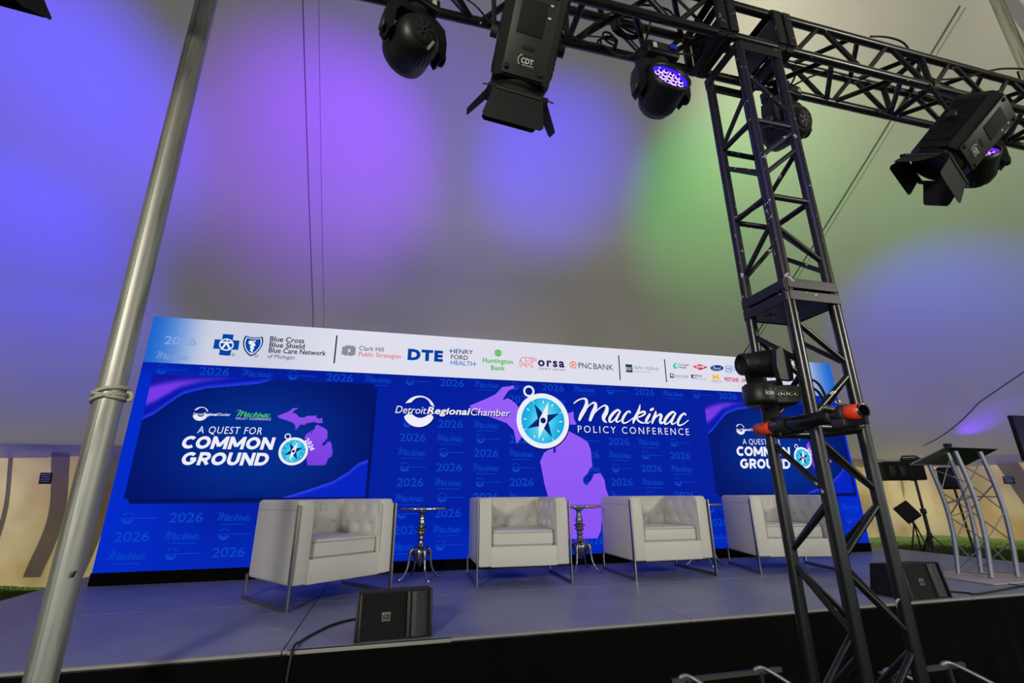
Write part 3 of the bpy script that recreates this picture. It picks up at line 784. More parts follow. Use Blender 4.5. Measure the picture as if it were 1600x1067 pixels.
Lt('HENRY', (703.5, 552), (739, 553.5), 6.8, (0, 60, 130), bold=.01, layer=2); Lt('FORD', (704.5, 561), (731, 562.2), 6.6, K, bold=.008, layer=2); Lt('HEALTH', (704, 570), (742, 571.8), 6.8, (0, 120, 205), bold=.01, layer=2)
for s_ in (((701.5, 548.5), (706, 548.8)), ((740, 568.5), (745, 568.8))):
    paint('logo', ribbon([(*W(*s_[0]), .008), (*W(*s_[1]), .008)], 1)[:1], [(0, 90, 170)], layer=2)
G = (72, 186, 74)
Lt('Huntington', (754, 566.2), (801.5, 569), 7.4, G, bold=.024, space=1.06, layer=2); Lt('Bank', (767, 577.8), (789, 579.3), 7.4, G, bold=.024, space=1.06, layer=2)
hx, hz = W(778.3, 551.6)
hexp = lambda r: [(hx + r * math.cos(PI / 6 + k * PI / 3), hz + r * math.sin(PI / 6 + k * PI / 3)) for k in range(6)]
paint('logo', [hexp(.05)], [G], layer=2)
for k in range(-2, 3): paint('logo', [[(hx + k * .017 - .0025, hz - .034 + abs(k) * .008), (hx + k * .017 + .0025, hz - .034 + abs(k) * .008), (hx + k * .017 + .0025, hz + .034 - abs(k) * .008), (hx + k * .017 - .0025, hz + .034 - abs(k) * .008)]], [(170, 222, 172)], layer=3)
c6 = crop(800, 545, 17.78)
for s_ in (((290, 235), (540, 255), (545, 235), (620, 262), (680, 285), (672, 330), (630, 345), (600, 335), (545, 390), (550, 460), (600, 520), (560, 525), (480, 440), (385, 435)), ((290, 235), (218, 310), (222, 500), (245, 508), (290, 410), (380, 490), (430, 510)), ((222, 315), (400, 500)), ((375, 250), (385, 435)), ((385, 310), (490, 430), (490, 255)), ((545, 240), (545, 390)), ((560, 300), (650, 300))):
    q = ribbon([(*c6(x, y), .0075) for x, y in s_], 1); paint('logo', q, [(232, 92, 84)] * len(q), layer=2)
Lt('orsa', (840.5, 573), (882, 573.5), 14.0, (34, 26, 78), bold=.035, space=1.25, layer=2); Lt('CREDIT UNION', (841, 577.4), (882, 579.2), 2.7, K, bold=.006, space=1.4, layer=2)
cx, cz = W(895.5, 570.2)
cir = lambda r, n=28: [(cx + r * math.cos(2 * PI * k / n), cz + r * math.sin(2 * PI * k / n)) for k in range(n)]
paint('logo', [cir(.046)], [(232, 88, 40)], layer=2); paint('logo', [cir(.034)], [(240, 236, 240)], layer=3); paint('logo', [[(cx - .016, cz + .024), (cx + .026, cz), (cx - .016, cz - .024)]], [(232, 110, 40)], layer=4)
Lt('PNC', (904, 575.2), (925, 576.5), 8.6, (18, 66, 110), bold=.006, layer=2); Lt('BANK', (927.5, 576.7), (958.5, 578.6), 8.6, (18, 66, 110), bold=.004, layer=2)
a = W(977, 569); b = W(988.5, 582); paint('logo', [[a, (b[0], a[1]), b, (a[0], b[1])]], [(16, 58, 76)], layer=2); Lt('RW', (978.5, 579), (987, 579.8), 6, (225, 230, 236), layer=3)
Lt('RALPH C. WILSON, JR.', (991, 577), (1029.5, 578.3), 4.6, (110, 114, 126), layer=2); Lt('FOUNDATION', (991, 581.3), (1017, 582.2), 1.8, (120, 124, 134), layer=2)
c7 = crop(1040, 560, 11.43)
cir2 = loop(c7, 175, 135, 44, 50); paint('logo', [cir2], [(54, 206, 180)], layer=2); paint('logo', [loop(c7, 190, 130, 20, 26)], [(200, 238, 236)], layer=3)
Lt('Corewell', (1060.5, 571), (1076, 572), 3.4, (40, 46, 70), bold=.008, layer=2); Lt('Health', (1061, 575.3), (1073, 576), 3.4, (40, 46, 70), bold=.008, layer=2)
paint('logo', [[c7(*p) for p in ((475, 145), (605, 100), (750, 160), (620, 208))]], [(206, 22, 48)], layer=2); Lt('DOW', (1087.5, 574.6), (1101, 575.6), 3.8, (244, 240, 244), bold=.03, layer=3)
paint('logo', [loop(c7, 915, 172, 122, 56)], [(96, 140, 196)], layer=2); paint('logo', [loop(c7, 915, 172, 108, 46)], [(8, 46, 116)], layer=3); Lt('Ford', (1114, 577.2), (1126.5, 578), 4.6, (235, 238, 246), shear=.3, layer=4)
paint('logo', [[c7(*p) for p in ((1065, 130), (1172, 138), (1178, 250), (1072, 240))]], [(44, 86, 200)], layer=2); paint('logo', [[c7(*p) for p in ((1075, 138), (1163, 146), (1168, 242), (1081, 232))]], [(206, 216, 244)], layer=3); Lt('gm', (1135.5, 577.5), (1141.5, 578), 3.6, (44, 86, 200), bold=.02, layer=4)
for ch, x0_, x1_, col in (('G', 1145, 1149.5, (66, 110, 210)), ('o', 1150, 1153.2, (226, 70, 54)), ('o', 1153.7, 1157, (240, 180, 20)), ('g', 1157.5, 1161, (66, 110, 210)), ('l', 1161.6, 1162.6, (50, 160, 80)), ('e', 1163, 1166, (226, 70, 54))):
    Lt(ch, (x0_, 578.8), (x1_, 579.2), 5.6, col, layer=2)
a = c7(72, 268); b = c7(148, 350); paint('logo', [[a, (b[0], a[1]), b, (a[0], b[1])]], [(26, 40, 84)], layer=2); Lt('MICHIGAN ECONOMIC', (1054.5, 588), (1075.5, 589), 2, (60, 66, 90), bold=.006, layer=2); Lt('DEVELOPMENT', (1054.5, 590.4), (1075.5, 591.2), 1.4, (110, 114, 134), layer=2)
paint('logo', [[c7(84, 290), c7(112, 280), c7(132, 300), c7(120, 335), c7(100, 320)]], [(225, 230, 240)], layer=3)
a = c7(452, 288); b = c7(540, 355); paint('logo', [[a, (b[0], a[1]), b, (a[0], b[1])]], [(22, 30, 60)], layer=2)
starc = c7(508, 325); paint('logo', [[(starc[0] + (.03 if k % 2 == 0 else .012) * math.sin(k * PI / 5), starc[1] + (.03 if k % 2 == 0 else .012) * math.cos(k * PI / 5)) for k in range(10)]], [(235, 238, 246)], layer=3)
Lt('RHA', (1088, 588.6), (1097, 589.2), 3.4, (30, 36, 60), bold=.01, layer=2); Lt('REGIONAL HOUSING', (1088, 591.3), (1103, 592), 1.5, (110, 114, 134), layer=2); Lt('AUTHORITY OF MICHIGAN', (1081, 593.4), (1106, 594.6), 1.3, (120, 124, 140), layer=2)
Lt('M', (1113.5, 592.8), (1124, 593.4), 7.6, (248, 190, 40), bold=.06, layer=2); Lt('UNIVERSITY OF', (1111, 596), (1128, 597), 1.9, (60, 66, 100), bold=.006, layer=2); Lt('MICHIGAN', (1114, 598), (1126, 598.6), 1.1, (120, 124, 140), layer=2)
Lt('PISTONS', (1132.5, 595.8), (1154.5, 596.9), 6.2, (200, 24, 56), bold=.03, layer=2)
paint('logo', [loop(c7, 1385, 395, 26, 30)], [(214, 30, 40)], layer=2); paint('logo', [loop(c7, 1385, 395, 14, 18)], [(216, 217, 232)], layer=3); Lt('ROCKET', (1164, 596.8), (1180, 597.6), 4.5, (214, 30, 40), bold=.02, layer=2)
Lt('Leadership Next', (1205, 582), (1239.5, 583.5), 2.6, (30, 32, 44), bold=.012, layer=2); Lt('FOUNDATION', (1222, 584.6), (1232, 585.2), 1.2, (120, 124, 140), layer=2)
# ------------------------------------------------------------------ lighting tower (12 inch box truss, 0.25 m between tube centres)
TX0, TX1, TY0, TY1 = 1.732, 1.984, 1.637, 1.889
RT = 0.0255; RB = 0.0125
tw = thing('truss_tower', 'tall black box truss tower with chipped paint in front of the stage', 'truss', (1.858, 1.763, 0))
LEGS = {'M': (TX0, TY0), 'R': (TX1, TY0), 'F': (TX0, TY1), 'B': (TX1, TY1)}
def leg3(k, z): x, y = LEGS[k]; return (x, y, z)
for k in 'MRFB':
    MB().tube([leg3(k, 0.03), leg3(k, 0.9), leg3(k, 2.27)], RT, 14).build('chord', M_CHORD, tw, True)
    MB().tube([leg3(k, 2.275), leg3(k, 3.0), leg3(k, 3.79)], RT, 14).build('chord', M_BLACKW, tw, True)
def tbrace(a, za, b, zb, r=RB, m=None): MB().tube([leg3(a, za), leg3(b, zb)], r, 8).build('brace', m or M_BLACKW, tw, True)
FACES = (('M', 'R'), ('F', 'M'), ('F', 'B'), ('B', 'R'))
lowz = [(2.14, 1.94), (1.90, 1.70), (1.61, 1.39), (1.35, 1.14), (1.10, .86), (.82, .58), (.55, .32)]
for fi, (a, b) in enumerate(FACES):
    for i, (zt, zb) in enumerate(lowz):
        if fi in (2, 3) and i in (1, 3, 5): pass
        if i % 2 == 0: tbrace(a, zt, b, zb, m=M_CHORD)
        else: tbrace(b, zt, a, zb, m=M_CHORD)
    tbrace(a, 1.652, b, 1.652, 0.019, M_CHORD); tbrace(a, .25, b, .25, 0.019, M_CHORD)
for a, b in FACES:
    tbrace(a, 2.795, b, 2.795, .015); tbrace(a, 3.262, b, 3.262, .015)
for a, za, b, zb in (('M', 2.63, 'R', 2.45), ('M', 2.92, 'R', 3.13), ('M', 3.03, 'R', 3.24), ('M', 3.60, 'R', 3.36),
                     ('B', 2.80, 'R', 2.45), ('B', 2.98, 'R', 3.12), ('B', 3.50, 'R', 3.30), ('B', 2.62, 'R', 2.40),
                     ('F', 2.46, 'M', 2.66), ('F', 3.27, 'M', 3.46), ('F', 3.15, 'M', 2.93), ('F', 2.45, 'B', 2.70), ('F', 2.81, 'B', 2.98), ('F', 3.15, 'B', 3.15), ('F', 3.27, 'B', 3.52)):
    tbrace(a, za, b, zb)
def frame_ring(z0, z1, name, m=M_BLACKW, t=.012):
    cx, cy = (TX0 + TX1) / 2, (TY0 + TY1) / 2; h = .126 + RT
    mb = MB()
    mb.box((cx, cy - h + .004, (z0 + z1) / 2), (2 * h - .02, t, z1 - z0), bev=.003, seg=1)
    mb.box((cx, cy + h - .004, (z0 + z1) / 2), (2 * h - .02, t, z1 - z0), bev=.003, seg=1)
    mb.box((cx - h + .004, cy, (z0 + z1) / 2), (t, 2 * h - .02, z1 - z0), bev=.003, seg=1)
    mb.box((cx + h - .004, cy, (z0 + z1) / 2), (t, 2 * h - .02, z1 - z0), bev=.003, seg=1)
    return mb.build(name, m, tw, True)
frame_ring(2.285, 2.335, 'end_plate'); frame_ring(2.225, 2.275, 'end_plate')
cx, cy = (TX0 + TX1) / 2, (TY0 + TY1) / 2
for z in (2.232, 2.29):
    mb = MB()
    mb.box((cx, cy, z), (.285, .285, .008))
    mb.build('plate_flange', M_BLACKW, tw, True)
q_ = at_z(1204, 496, 2.2225)
o = MB().box((q_.x, q_.y, 2.2225), (.036, .026, .002)).build('barcode_label', M_LABEL, tw, True)
for k in range(4): MB().box((q_.x - .012 + k * .007, q_.y, 2.221), (.003, .018, .001)).build('barcode_line', M_PRINTK, o, True)
frame_ring(3.73, 3.79, 'end_plate')
for z in (0.02,):
    MB().box((cx, cy, .012), (.62, .62, .02), bev=.004, seg=1).build('base_plate', M_BLACK, tw, True)
for z, k, dx, dy in ((1.51, 'M', .012, -.024), (2.05, 'M', .012, -.023)):
    p = leg3(k, z); MB().tube([(p[0] + dx, p[1] + dy, z), (p[0] + dx + .001, p[1] + dy - .004, z)], .006, 8).build('bolt', M_STEEL, tw, True)

# ------------------------------------------------------------------ overhead beam, parallel to the LED wall
BZ0, BZ1 = 3.838, 4.092
bm_ = thing('truss_beam', 'black box truss beam crossing overhead on top of the tower', 'truss', (1.0, 1.763, BZ0))
BX0, BX1 = -3.4, 5.9
CH = {'nb': (TY0, BZ0), 'fb': (TY1, BZ0), 'nt': (TY0, BZ1), 'ft': (TY1, BZ1)}
SECT = [BX0, -1.35, 1.66, 2.05, 5.9]
for k, (y, z) in CH.items():
    for i in range(4): MB().tube([(SECT[i] + .004, y, z), ((SECT[i] + SECT[i + 1]) / 2, y, z), (SECT[i + 1] - .004, y, z)], RT, 12).build('chord', M_CHORD, bm_, True)
def bbr(k1, x1, k2, x2, r=.0155): MB().tube([(x1, *CH[k1]), (x2, *CH[k2])], r, 7).build('brace', M_BLACK, bm_, True)
for i in (0, 1, 3):
    a, b = SECT[i] + .06, SECT[i + 1] - .06; n = max(2, round((b - a) / .27)); s = (b - a) / n
    for f, (p, q) in enumerate((('nb', 'nt'), ('fb', 'ft'), ('nb', 'fb'), ('nt', 'ft'))):
        for k in range(n):
            x0, x1 = a + k * s + .02, a + (k + 1) * s - .02
            if (k + (f == 2)) % 2 == 0: bbr(p, x0, q, x1)
            else: bbr(q, x0, p, x1)
        for k in range(0, n + 1, 4): bbr(p, a + k * s, q, a + k * s, .018)
def xframe(x, m=M_BLACK):
    cy_, cz_ = (TY0 + TY1) / 2, (BZ0 + BZ1) / 2; h = .126 + RT; mb = MB()
    for s_ in (-1, 1):
        mb.box((x, cy_ + s_ * (h - .004), cz_), (.05, .012, 2 * h - .02), bev=.003, seg=1).box((x, cy_, cz_ + s_ * (h - .004)), (.05, 2 * h - .02, .012), bev=.003, seg=1)
    mb.build('end_plate', m, bm_, True)
for x in (-1.38, -1.32, 1.625, 1.685, 2.02, 2.08): xframe(x)
for x in (1.63, 1.70, 2.02, 2.09):      # deep connection plates of the corner block
    for y in (TY0 - .032, TY1 + .032): MB().box((x, y, (BZ0 + BZ1) / 2), (.052, .014, .25), bev=.003, seg=1).build('connector_plate', M_BLACKW, bm_, True)
for x in (1.70, 2.02):
    MB().box((x, cy, (BZ0 + BZ1) / 2), (.016, .26, .2)).build('connector_plate', M_BLACK, bm_, True)
for x, z in ((1.63, .04), (1.63, .2), (2.09, .05), (2.09, .2), (1.70, .12)):
    MB().tube([(x, TY0 - .045, BZ0 + z), (x, TY0 - .036, BZ0 + z)], .009, 6).build('bolt', M_STEEL, bm_, True)
# ------------------------------------------------------------------ cables
def smooth_path(pts, k=6):
    P = [Vector(p) for p in pts]; out = []
    for i in range(len(P) - 1):
        a = P[max(i - 1, 0)]; b = P[i]; c = P[i + 1]; d = P[min(i + 2, len(P) - 1)]
        for j in range(k):
            t = j / k; out.append(0.5 * (2 * b + (c - a) * t + (2 * a - 5 * b + 4 * c - d) * t * t + (3 * b - a - 3 * c + d) * t ** 3))
    out.append(P[-1]); return out
def cable(pts, r, label, m=M_RUB, group=None, n=6):
    o = MB().tube(smooth_path(pts), r, n).build('cable', m); tag(o, label, 'cable', group); return o
def coil(cx_, cz_, y, R, turns, label, r=.006):
    pts = []
    for k in range(turns * 14):
        a = 2 * PI * k / 14; rr = R * (1 + .12 * math.sin(a * .37)); pts.append((cx_ + rr * math.cos(a) + .012 * math.sin(a * .7), y + .02 * math.sin(a * .5) + .005 * k / 14, cz_ + rr * .85 * math.sin(a)))
    o = MB().tube(pts, r, 6).build('cable', M_RUB); tag(o, label, 'cable'); return o
Q = lambda x, y, d=1.76: tuple(at_y(x, y, d))
cable([Q(865, 30), Q(900, 60, 1.8), Q(945, 72, 1.85), Q(965, 86), Q(990, 85), Q(1010, 60), Q(1018, 20, 1.7)], .006, 'black cable drooping through the beam left of the lit moving head')
cable([Q(880, 12), Q(910, 18), Q(950, 22), Q(1000, 8), Q(1040, 14), Q(1055, 28)], .006, 'black cable looping over the top of the beam above the lit moving head')
cable([Q(935, 30, 1.8), Q(920, 45), Q(915, 55), Q(945, 58, 1.8)], .004, 'thin wire loop tied to the beam beside the first spotlight')
cable([Q(1000, 62), Q(1030, 72), Q(1045, 84), Q(1075, 85), Q(1110, 95, 1.85)], .006, 'black cable running from the lit moving head to the tower top')
cable([Q(1046, 80), Q(1065, 62), Q(1085, 48), Q(1120, 44, 1.7)], .004, 'thin black cable rising from the lit moving head clamp to the corner block')
cable([Q(1055, -5), Q(1075, 15), Q(1090, 30), Q(1110, 46, 1.7)], .009, 'pair of thick black cables entering the corner block from the left')
cable([Q(1360, 57, 1.64), Q(1385, 58, 1.64), Q(1410, 66, 1.62), Q(1425, 84, 1.64), Q(1450, 118, 1.7), Q(1490, 138)], .006, 'black cable draped over the right half of the beam')
cable([Q(1440, 125, 1.68), Q(1500, 122, 1.64), Q(1560, 108, 1.62), Q(1605, 108, 1.6)], .007, 'thick black cable crossing over the beam at the right edge')
cable([Q(1590, 112, 1.62), Q(1596, 140, 1.7), Q(1580, 165, 1.72), Q(1570, 172, 1.72)], .006, 'black cable hanging down to the back of the right spotlight')
cable([Q(1228, 140, 1.8), Q(1262, 122, 1.72), Q(1300, 108, 1.64)], .006, 'black cable from the moving head behind the tower up to the beam')
cable([Q(1236, 132, 1.8), Q(1242, 116, 1.8), Q(1230, 98, 1.82), Q(1222, 92, 1.84)], .006, 'short black power cable above the moving head behind the tower')
cable([Q(720, -6, 1.85), Q(742, 8, 1.85), Q(765, 34, 1.85), Q(772, 40, 1.88)], .005, 'black cable crossing the beam left of the first spotlight')
coil(*(lambda p: (p[0], p[2], p[1]))(Q(983, 38, 1.76)), .085, 5, 'coiled black cable hanging inside the beam left of the lit moving head')
coil(*(lambda p: (p[0], p[2], p[1]))(Q(952, 62, 1.84)), .05, 3, 'small black cable coil on the rear tube of the beam')
coil(*(lambda p: (p[0], p[2], p[1]))(Q(1576, 160, 1.74)), .06, 3, 'black cable coil above the right spotlight')
# the red indicator tip inside the corner block
# ------------------------------------------------------------------ tent poles
def pole(name, x, y, r, label, lean=(0, 0)):
    t = thing(name, label, 'pole', (x, y, 0)); H = ceil_z(x, y) + .25
    H = 7.4
    MB().tube([(0, 0, 0), (lean[0] * .5, lean[1] * .5, H / 2), (lean[0], lean[1], H)], r, 28).build('pole_tube', M_ALU, t)
    MB().lathe([(0, .001), (.14, .001), (.14, .02), (r + .01, .03), (r + .01, .12), (r, .12)], 24).build('foot', M_STEEL, t)
    # the extrusion's thin score lines
    for a in (3.9, 4.6):
        dx, dy = (r + .0004) * math.cos(a), (r + .0004) * math.sin(a)
        MB().bar((dx, dy, .2), (dx + lean[0], dy + lean[1], H), .0015, .0015).build('score_line', M_SEAM, t)
    return t
p1 = pole('tent_pole', -1.205, 2.425, .052, 'thick grey aluminium tent pole at the left, rope tied round it', (-.075, -.03))
r_ = .052
mb = MB()
for k, (z, tl) in enumerate(((1.800, .018), (1.814, -.012), (1.829, .02))):
    mb.tube([((r_ + .008) * math.cos(a) - .018, (r_ + .008) * math.sin(a) - .006, z + tl * math.cos(a + .4)) for a in [2 * PI * i / 28 for i in range(28)]], .0085, 8, closed=True)
rope = mb.build('rope', M_ROPE); rope.location = p1.location; tag(rope, 'beige rope wound three times round the left tent pole', 'rope')
rt = MB().tube(smooth_path([(r_ + .0, -.02, 1.83), (r_ + .02, -.03, 1.822), (r_ + .022, -.025, 1.80), (r_ + .008, -.02, 1.795)]), .008, 8).build('rope_tail', M_ROPE, rope)
q = at_d(108, 897, 2.66); 
MB().box((0, 0, 0), (.008, .012, .024), Matrix.Translation((q.x + 1.205 + .02, q.y - 2.425 - .01, q.z)) @ Matrix.Rotation(.3, 4, 'Y'), bev=.003).build('latch_slot', M_PRINTK, p1)
p2 = pole('tent_pole', 6.8, 2.63, .057, 'grey aluminium tent pole rising behind the beam at the upper right', (0.0, 0))

# ------------------------------------------------------------------ moving heads
def clamp(parent, x, y, z):
    MB().tube([(x - .02, y, z), (x + .02, y, z)], RT + .009, 12).build('clamp', M_PLASTG, parent, True)
def moving_head(px, py, yy, d, label, lit=None, cat='stage light', base_d=.0, hook='fb', s=1.0):
    """hangs from the beam; d is the way its lens faces"""
    d = Vector(d).normalized()
    P = Vector(at_y(px, py, yy)); top = Vector((P.x, yy, P.z + .20 * s))
    t = thing('stage_wash_light', label, cat, tuple(P), 0.0)
    side = Vector((d.y, -d.x, 0)); side = side.normalized() if side.length > .05 else Vector((1, 0, 0))
    fw = Vector((-side.y, side.x, 0))
    Bm = Matrix((side, fw, Vector((0, 0, 1)))).transposed().to_4x4(); Bm.translation = top
    sg = -1 if fw.y > 0 else 1
    base = MB().box((0, 0, .045 * s), (.20 * s, .15 * s, .085 * s), Bm, .012).build('base', M_PLAST, t, True)
    MB().box((0.02, sg * .078 * s, .045 * s), (.09 * s, .004, .05 * s), Bm).build('connector_panel', M_PLASTG, base, True)
    MB().box((-.05 * s, sg * .085 * s, .05 * s), (.035 * s, .02, .03 * s), Bm, .004).build('power_plug', M_BLUETAPE, base, True)
    MB().box((.06 * s, sg * .082 * s, .04 * s), (.022 * s, .004, .035 * s), Bm).build('label', M_LABEL, base, True)
    c0 = Vector((P.x, CH[hook][0], CH[hook][1])); MB().bar(top + Vector((0, 0, .08 * s)), c0, .03, .02).build('hook_clamp', M_PLASTG, t, True)
    MB().tube([c0 + Vector((-.02, 0, 0)), c0 + Vector((.02, 0, 0))], RT + .009, 12).build('clamp', M_PLASTG, t, True)
    MB().lathe([(0, .0), (.06 * s, .0), (.062 * s, -.022 * s), (0, -.022 * s)], 20, Bm).build('pan_bearing', M_MATTE, t, True)
    # yoke: crosspiece and two tapering arms
    for sx in (-1, 1):
        prof = [(0, -.015), (sx * .10, -.018), (sx * .145, -.05), (sx * .158, -.13), (sx * .155, -.215), (sx * .135, -.24), (sx * .118, -.215), (sx * .118, -.12), (sx * .095, -.07), (0, -.055)]
        prof = [(a * s, b * s) for a, b in prof]
        M2 = Bm @ Matrix.Rotation(PI / 2, 4, 'X')
        MB().prism([(a, b) for a, b in prof], -.045 * s, .045 * s, M2).build('yoke_arm', M_PLAST, t, True)
        MB().lathe([(0, 0), (.032 * s, 0), (.03 * s, .012 * s), (0, .014 * s)], 16, Bm @ Matrix.Translation((sx * .155 * s, 0, -.20 * s)) @ Matrix.Rotation(sx * PI / 2, 4, 'Y')).build('tilt_knob', M_PLASTG, t, True)
    H = basis(d, side, P)
    head = MB().lathe([(0, -.115), (.05, -.115), (.085, -.1), (.104, -.065), (.112, -.02), (.113, .045), (.118, .075), (.118, .105), (.108, .108), (.104, .09)], 32, H @ Matrix.Scale(s, 4)).build('head', M_PLAST, t, True)
    mb = MB()
    for k in range(30):
        a = 2 * PI * k / 30; mb.bar((.103 * math.cos(a), .103 * math.sin(a), -.058), (.1105 * math.cos(a), .1105 * math.sin(a), -.005), .005, .008, (-math.sin(a), math.cos(a), 0), H @ Matrix.Scale(s, 4))
    mb.build('cooling_fins', M_MATTE, head, True)
    MB().lathe([(.06, -.1165), (.045, -.122), (.025, -.119), (0, -.118)], 24, H @ Matrix.Scale(s, 4)).build('fan_cover', M_MATTE, head, True)
    mb = MB()
    for k in range(7): mb.bar((.008 * math.cos(k * .9), .008 * math.sin(k * .9), -.1225), (.05 * math.cos(k * .9 + .5), .05 * math.sin(k * .9 + .5), -.121), .012, .002, (-math.sin(k * .9), math.cos(k * .9), 0), H @ Matrix.Scale(s, 4))
    mb.build('fan_blades', M_PLASTG, head, True)
    lens = MB().lathe([(0, .078), (.104, .078), (.108, .1)], 32, H @ Matrix.Scale(s, 4)).build('lens', {'blue': M_LENSG, 'violet': M_LENSV}.get(lit, M_MATTE), head, True)
    if lit:
        cells = [(0, 0)] + [(.036 * math.cos(k * PI / 3), .036 * math.sin(k * PI / 3)) for k in range(6)] + [(.071 * math.cos(k * PI / 6), .071 * math.sin(k * PI / 6)) for k in range(12)]
        for x, y in cells:
            c = MB().lathe([(0, .083), (.0165, .083), (.0165, .079)], 6, H @ Matrix.Translation((x * s, y * s, 0)) @ Matrix.Scale(s, 4)).build('led_cell', M_LEDW, lens, True)
        mb = MB()
        for x, y in cells: mb.lathe([(0, .0862), (.009, .0862), (.0095, .083)], 10, H @ Matrix.Translation((x * s, y * s, 0)) @ Matrix.Scale(s, 4))
        mb.build('led_cores', M_CELLK, lens, True)
    return t, head, H
m1, h1_, H1 = moving_head(646, 68, 1.80, (-.40, .89, .21), 'black moving head with its back turned, leftmost on the beam, small green display')
MB().box((.06, .03, -.1125), (.013, .052, .014), H1 @ Matrix.Rotation(.4, 4, 'Z')).build('display', M_LCD, h1_, True)
m2, h2_, H2 = moving_head(1033, 146, 1.78, (.02, -.95, .22), 'black moving head with a glowing blue violet lens of many cells', 'blue')
m3, h3_, H3 = moving_head(1231, 198, 1.92, (-.12, .9, .25), 'black moving head hanging behind the top of the tower')
m4, h4_, H4 = moving_head(1524, 262, 1.80, (-.49, -.60, .63), 'black moving head with a violet lens tucked behind the right spotlight', 'violet')

# ------------------------------------------------------------------ spotlights with barn doors
def spotlight(C0, a, n, label, s=1.0, hook='nb'):
    """a: the way the lens faces, n: the way the printed side faces"""
    t = thing('barn_door_spotlight', label, 'stage light', tuple(C0))
    a = Vector(a).normalized(); n = Vector(n); n = (n - a * n.dot(a)).normalized(); x = n.cross(a)   # x: viewer's side axis
    x = a.cross(n)
    M = Matrix((x, a, n)).transposed().to_4x4(); M.translation = Vector(C0); M = M @ Matrix.Scale(s, 4)
    oc = [(-.12, -.085), (-.085, -.12), (.085, -.12), (.12, -.085), (.12, .085), (.085, .12), (-.085, .12), (-.12, .085)]
    Mp = M @ Matrix.Rotation(-PI / 2, 4, 'X')     # prism axis along a
    MB().prism([(p, -q) for p, q in oc], -.19, .15, Mp).build('body', M_PLAST, t, True)
    pan = MB().box((0, -.02, .124), (.175, .33, .01), M, .003).build('side_panel', M_PLASTG, t, True)
    MB().box((.008, -.07, .130), (.105, .125, .004), M, .002).build('menu_screen', M_MATTE, pan, True)
    for px_, py_ in ((-.072, -.165), (.072, -.165), (-.072, .12), (.072, .12)):
        MB().lathe([(0, .134), (.011, .134), (.011, .128)], 14, M @ Matrix.Translation((px_, py_, 0))).build('screw', M_MATTE, pan, True)
        MB().lathe([(.0, .1355), (.005, .1355), (.005, .133)], 6, M @ Matrix.Translation((px_, py_, 0))).build('screw_socket', M_PLASTG, pan, True)
    for k in range(2): MB().box((-.058, -.13 + k * .045, .130), (.012, .006, .001), M).build('panel_mark', M_PRINTW, pan, True)
    MB().box((.0, .038, .130), (.05, .014, .002), M, .001).build('button_row', M_MATTE, pan, True)
    lb = MB().box((.0, .085, .1300), (.076, .05, .0016), M).build('badge', M_PRINTK, pan, True)
    mb = MB()
    for e in ((0, .0245, .076, .0012), (0, -.0245, .076, .0012), (.0375, 0, .0012, .05), (-.0375, 0, .0012, .05)): mb.box((e[0], .085 + e[1], .1312), (e[2], e[3], .0006), M)
    mb.build('badge_border', M_BADGE, lb, True)
    flip = M @ Matrix.Translation((.007, .087, .1314)) @ Matrix.Diagonal((1, -1, 1, 1))
    flip = M @ Matrix.Translation((.007, .085, .1316)) @ Matrix.Diagonal((-1, -1, 1, 1)) if False else M @ Matrix.Translation((.007, .085, .1316))
    return t, M, pan, lb
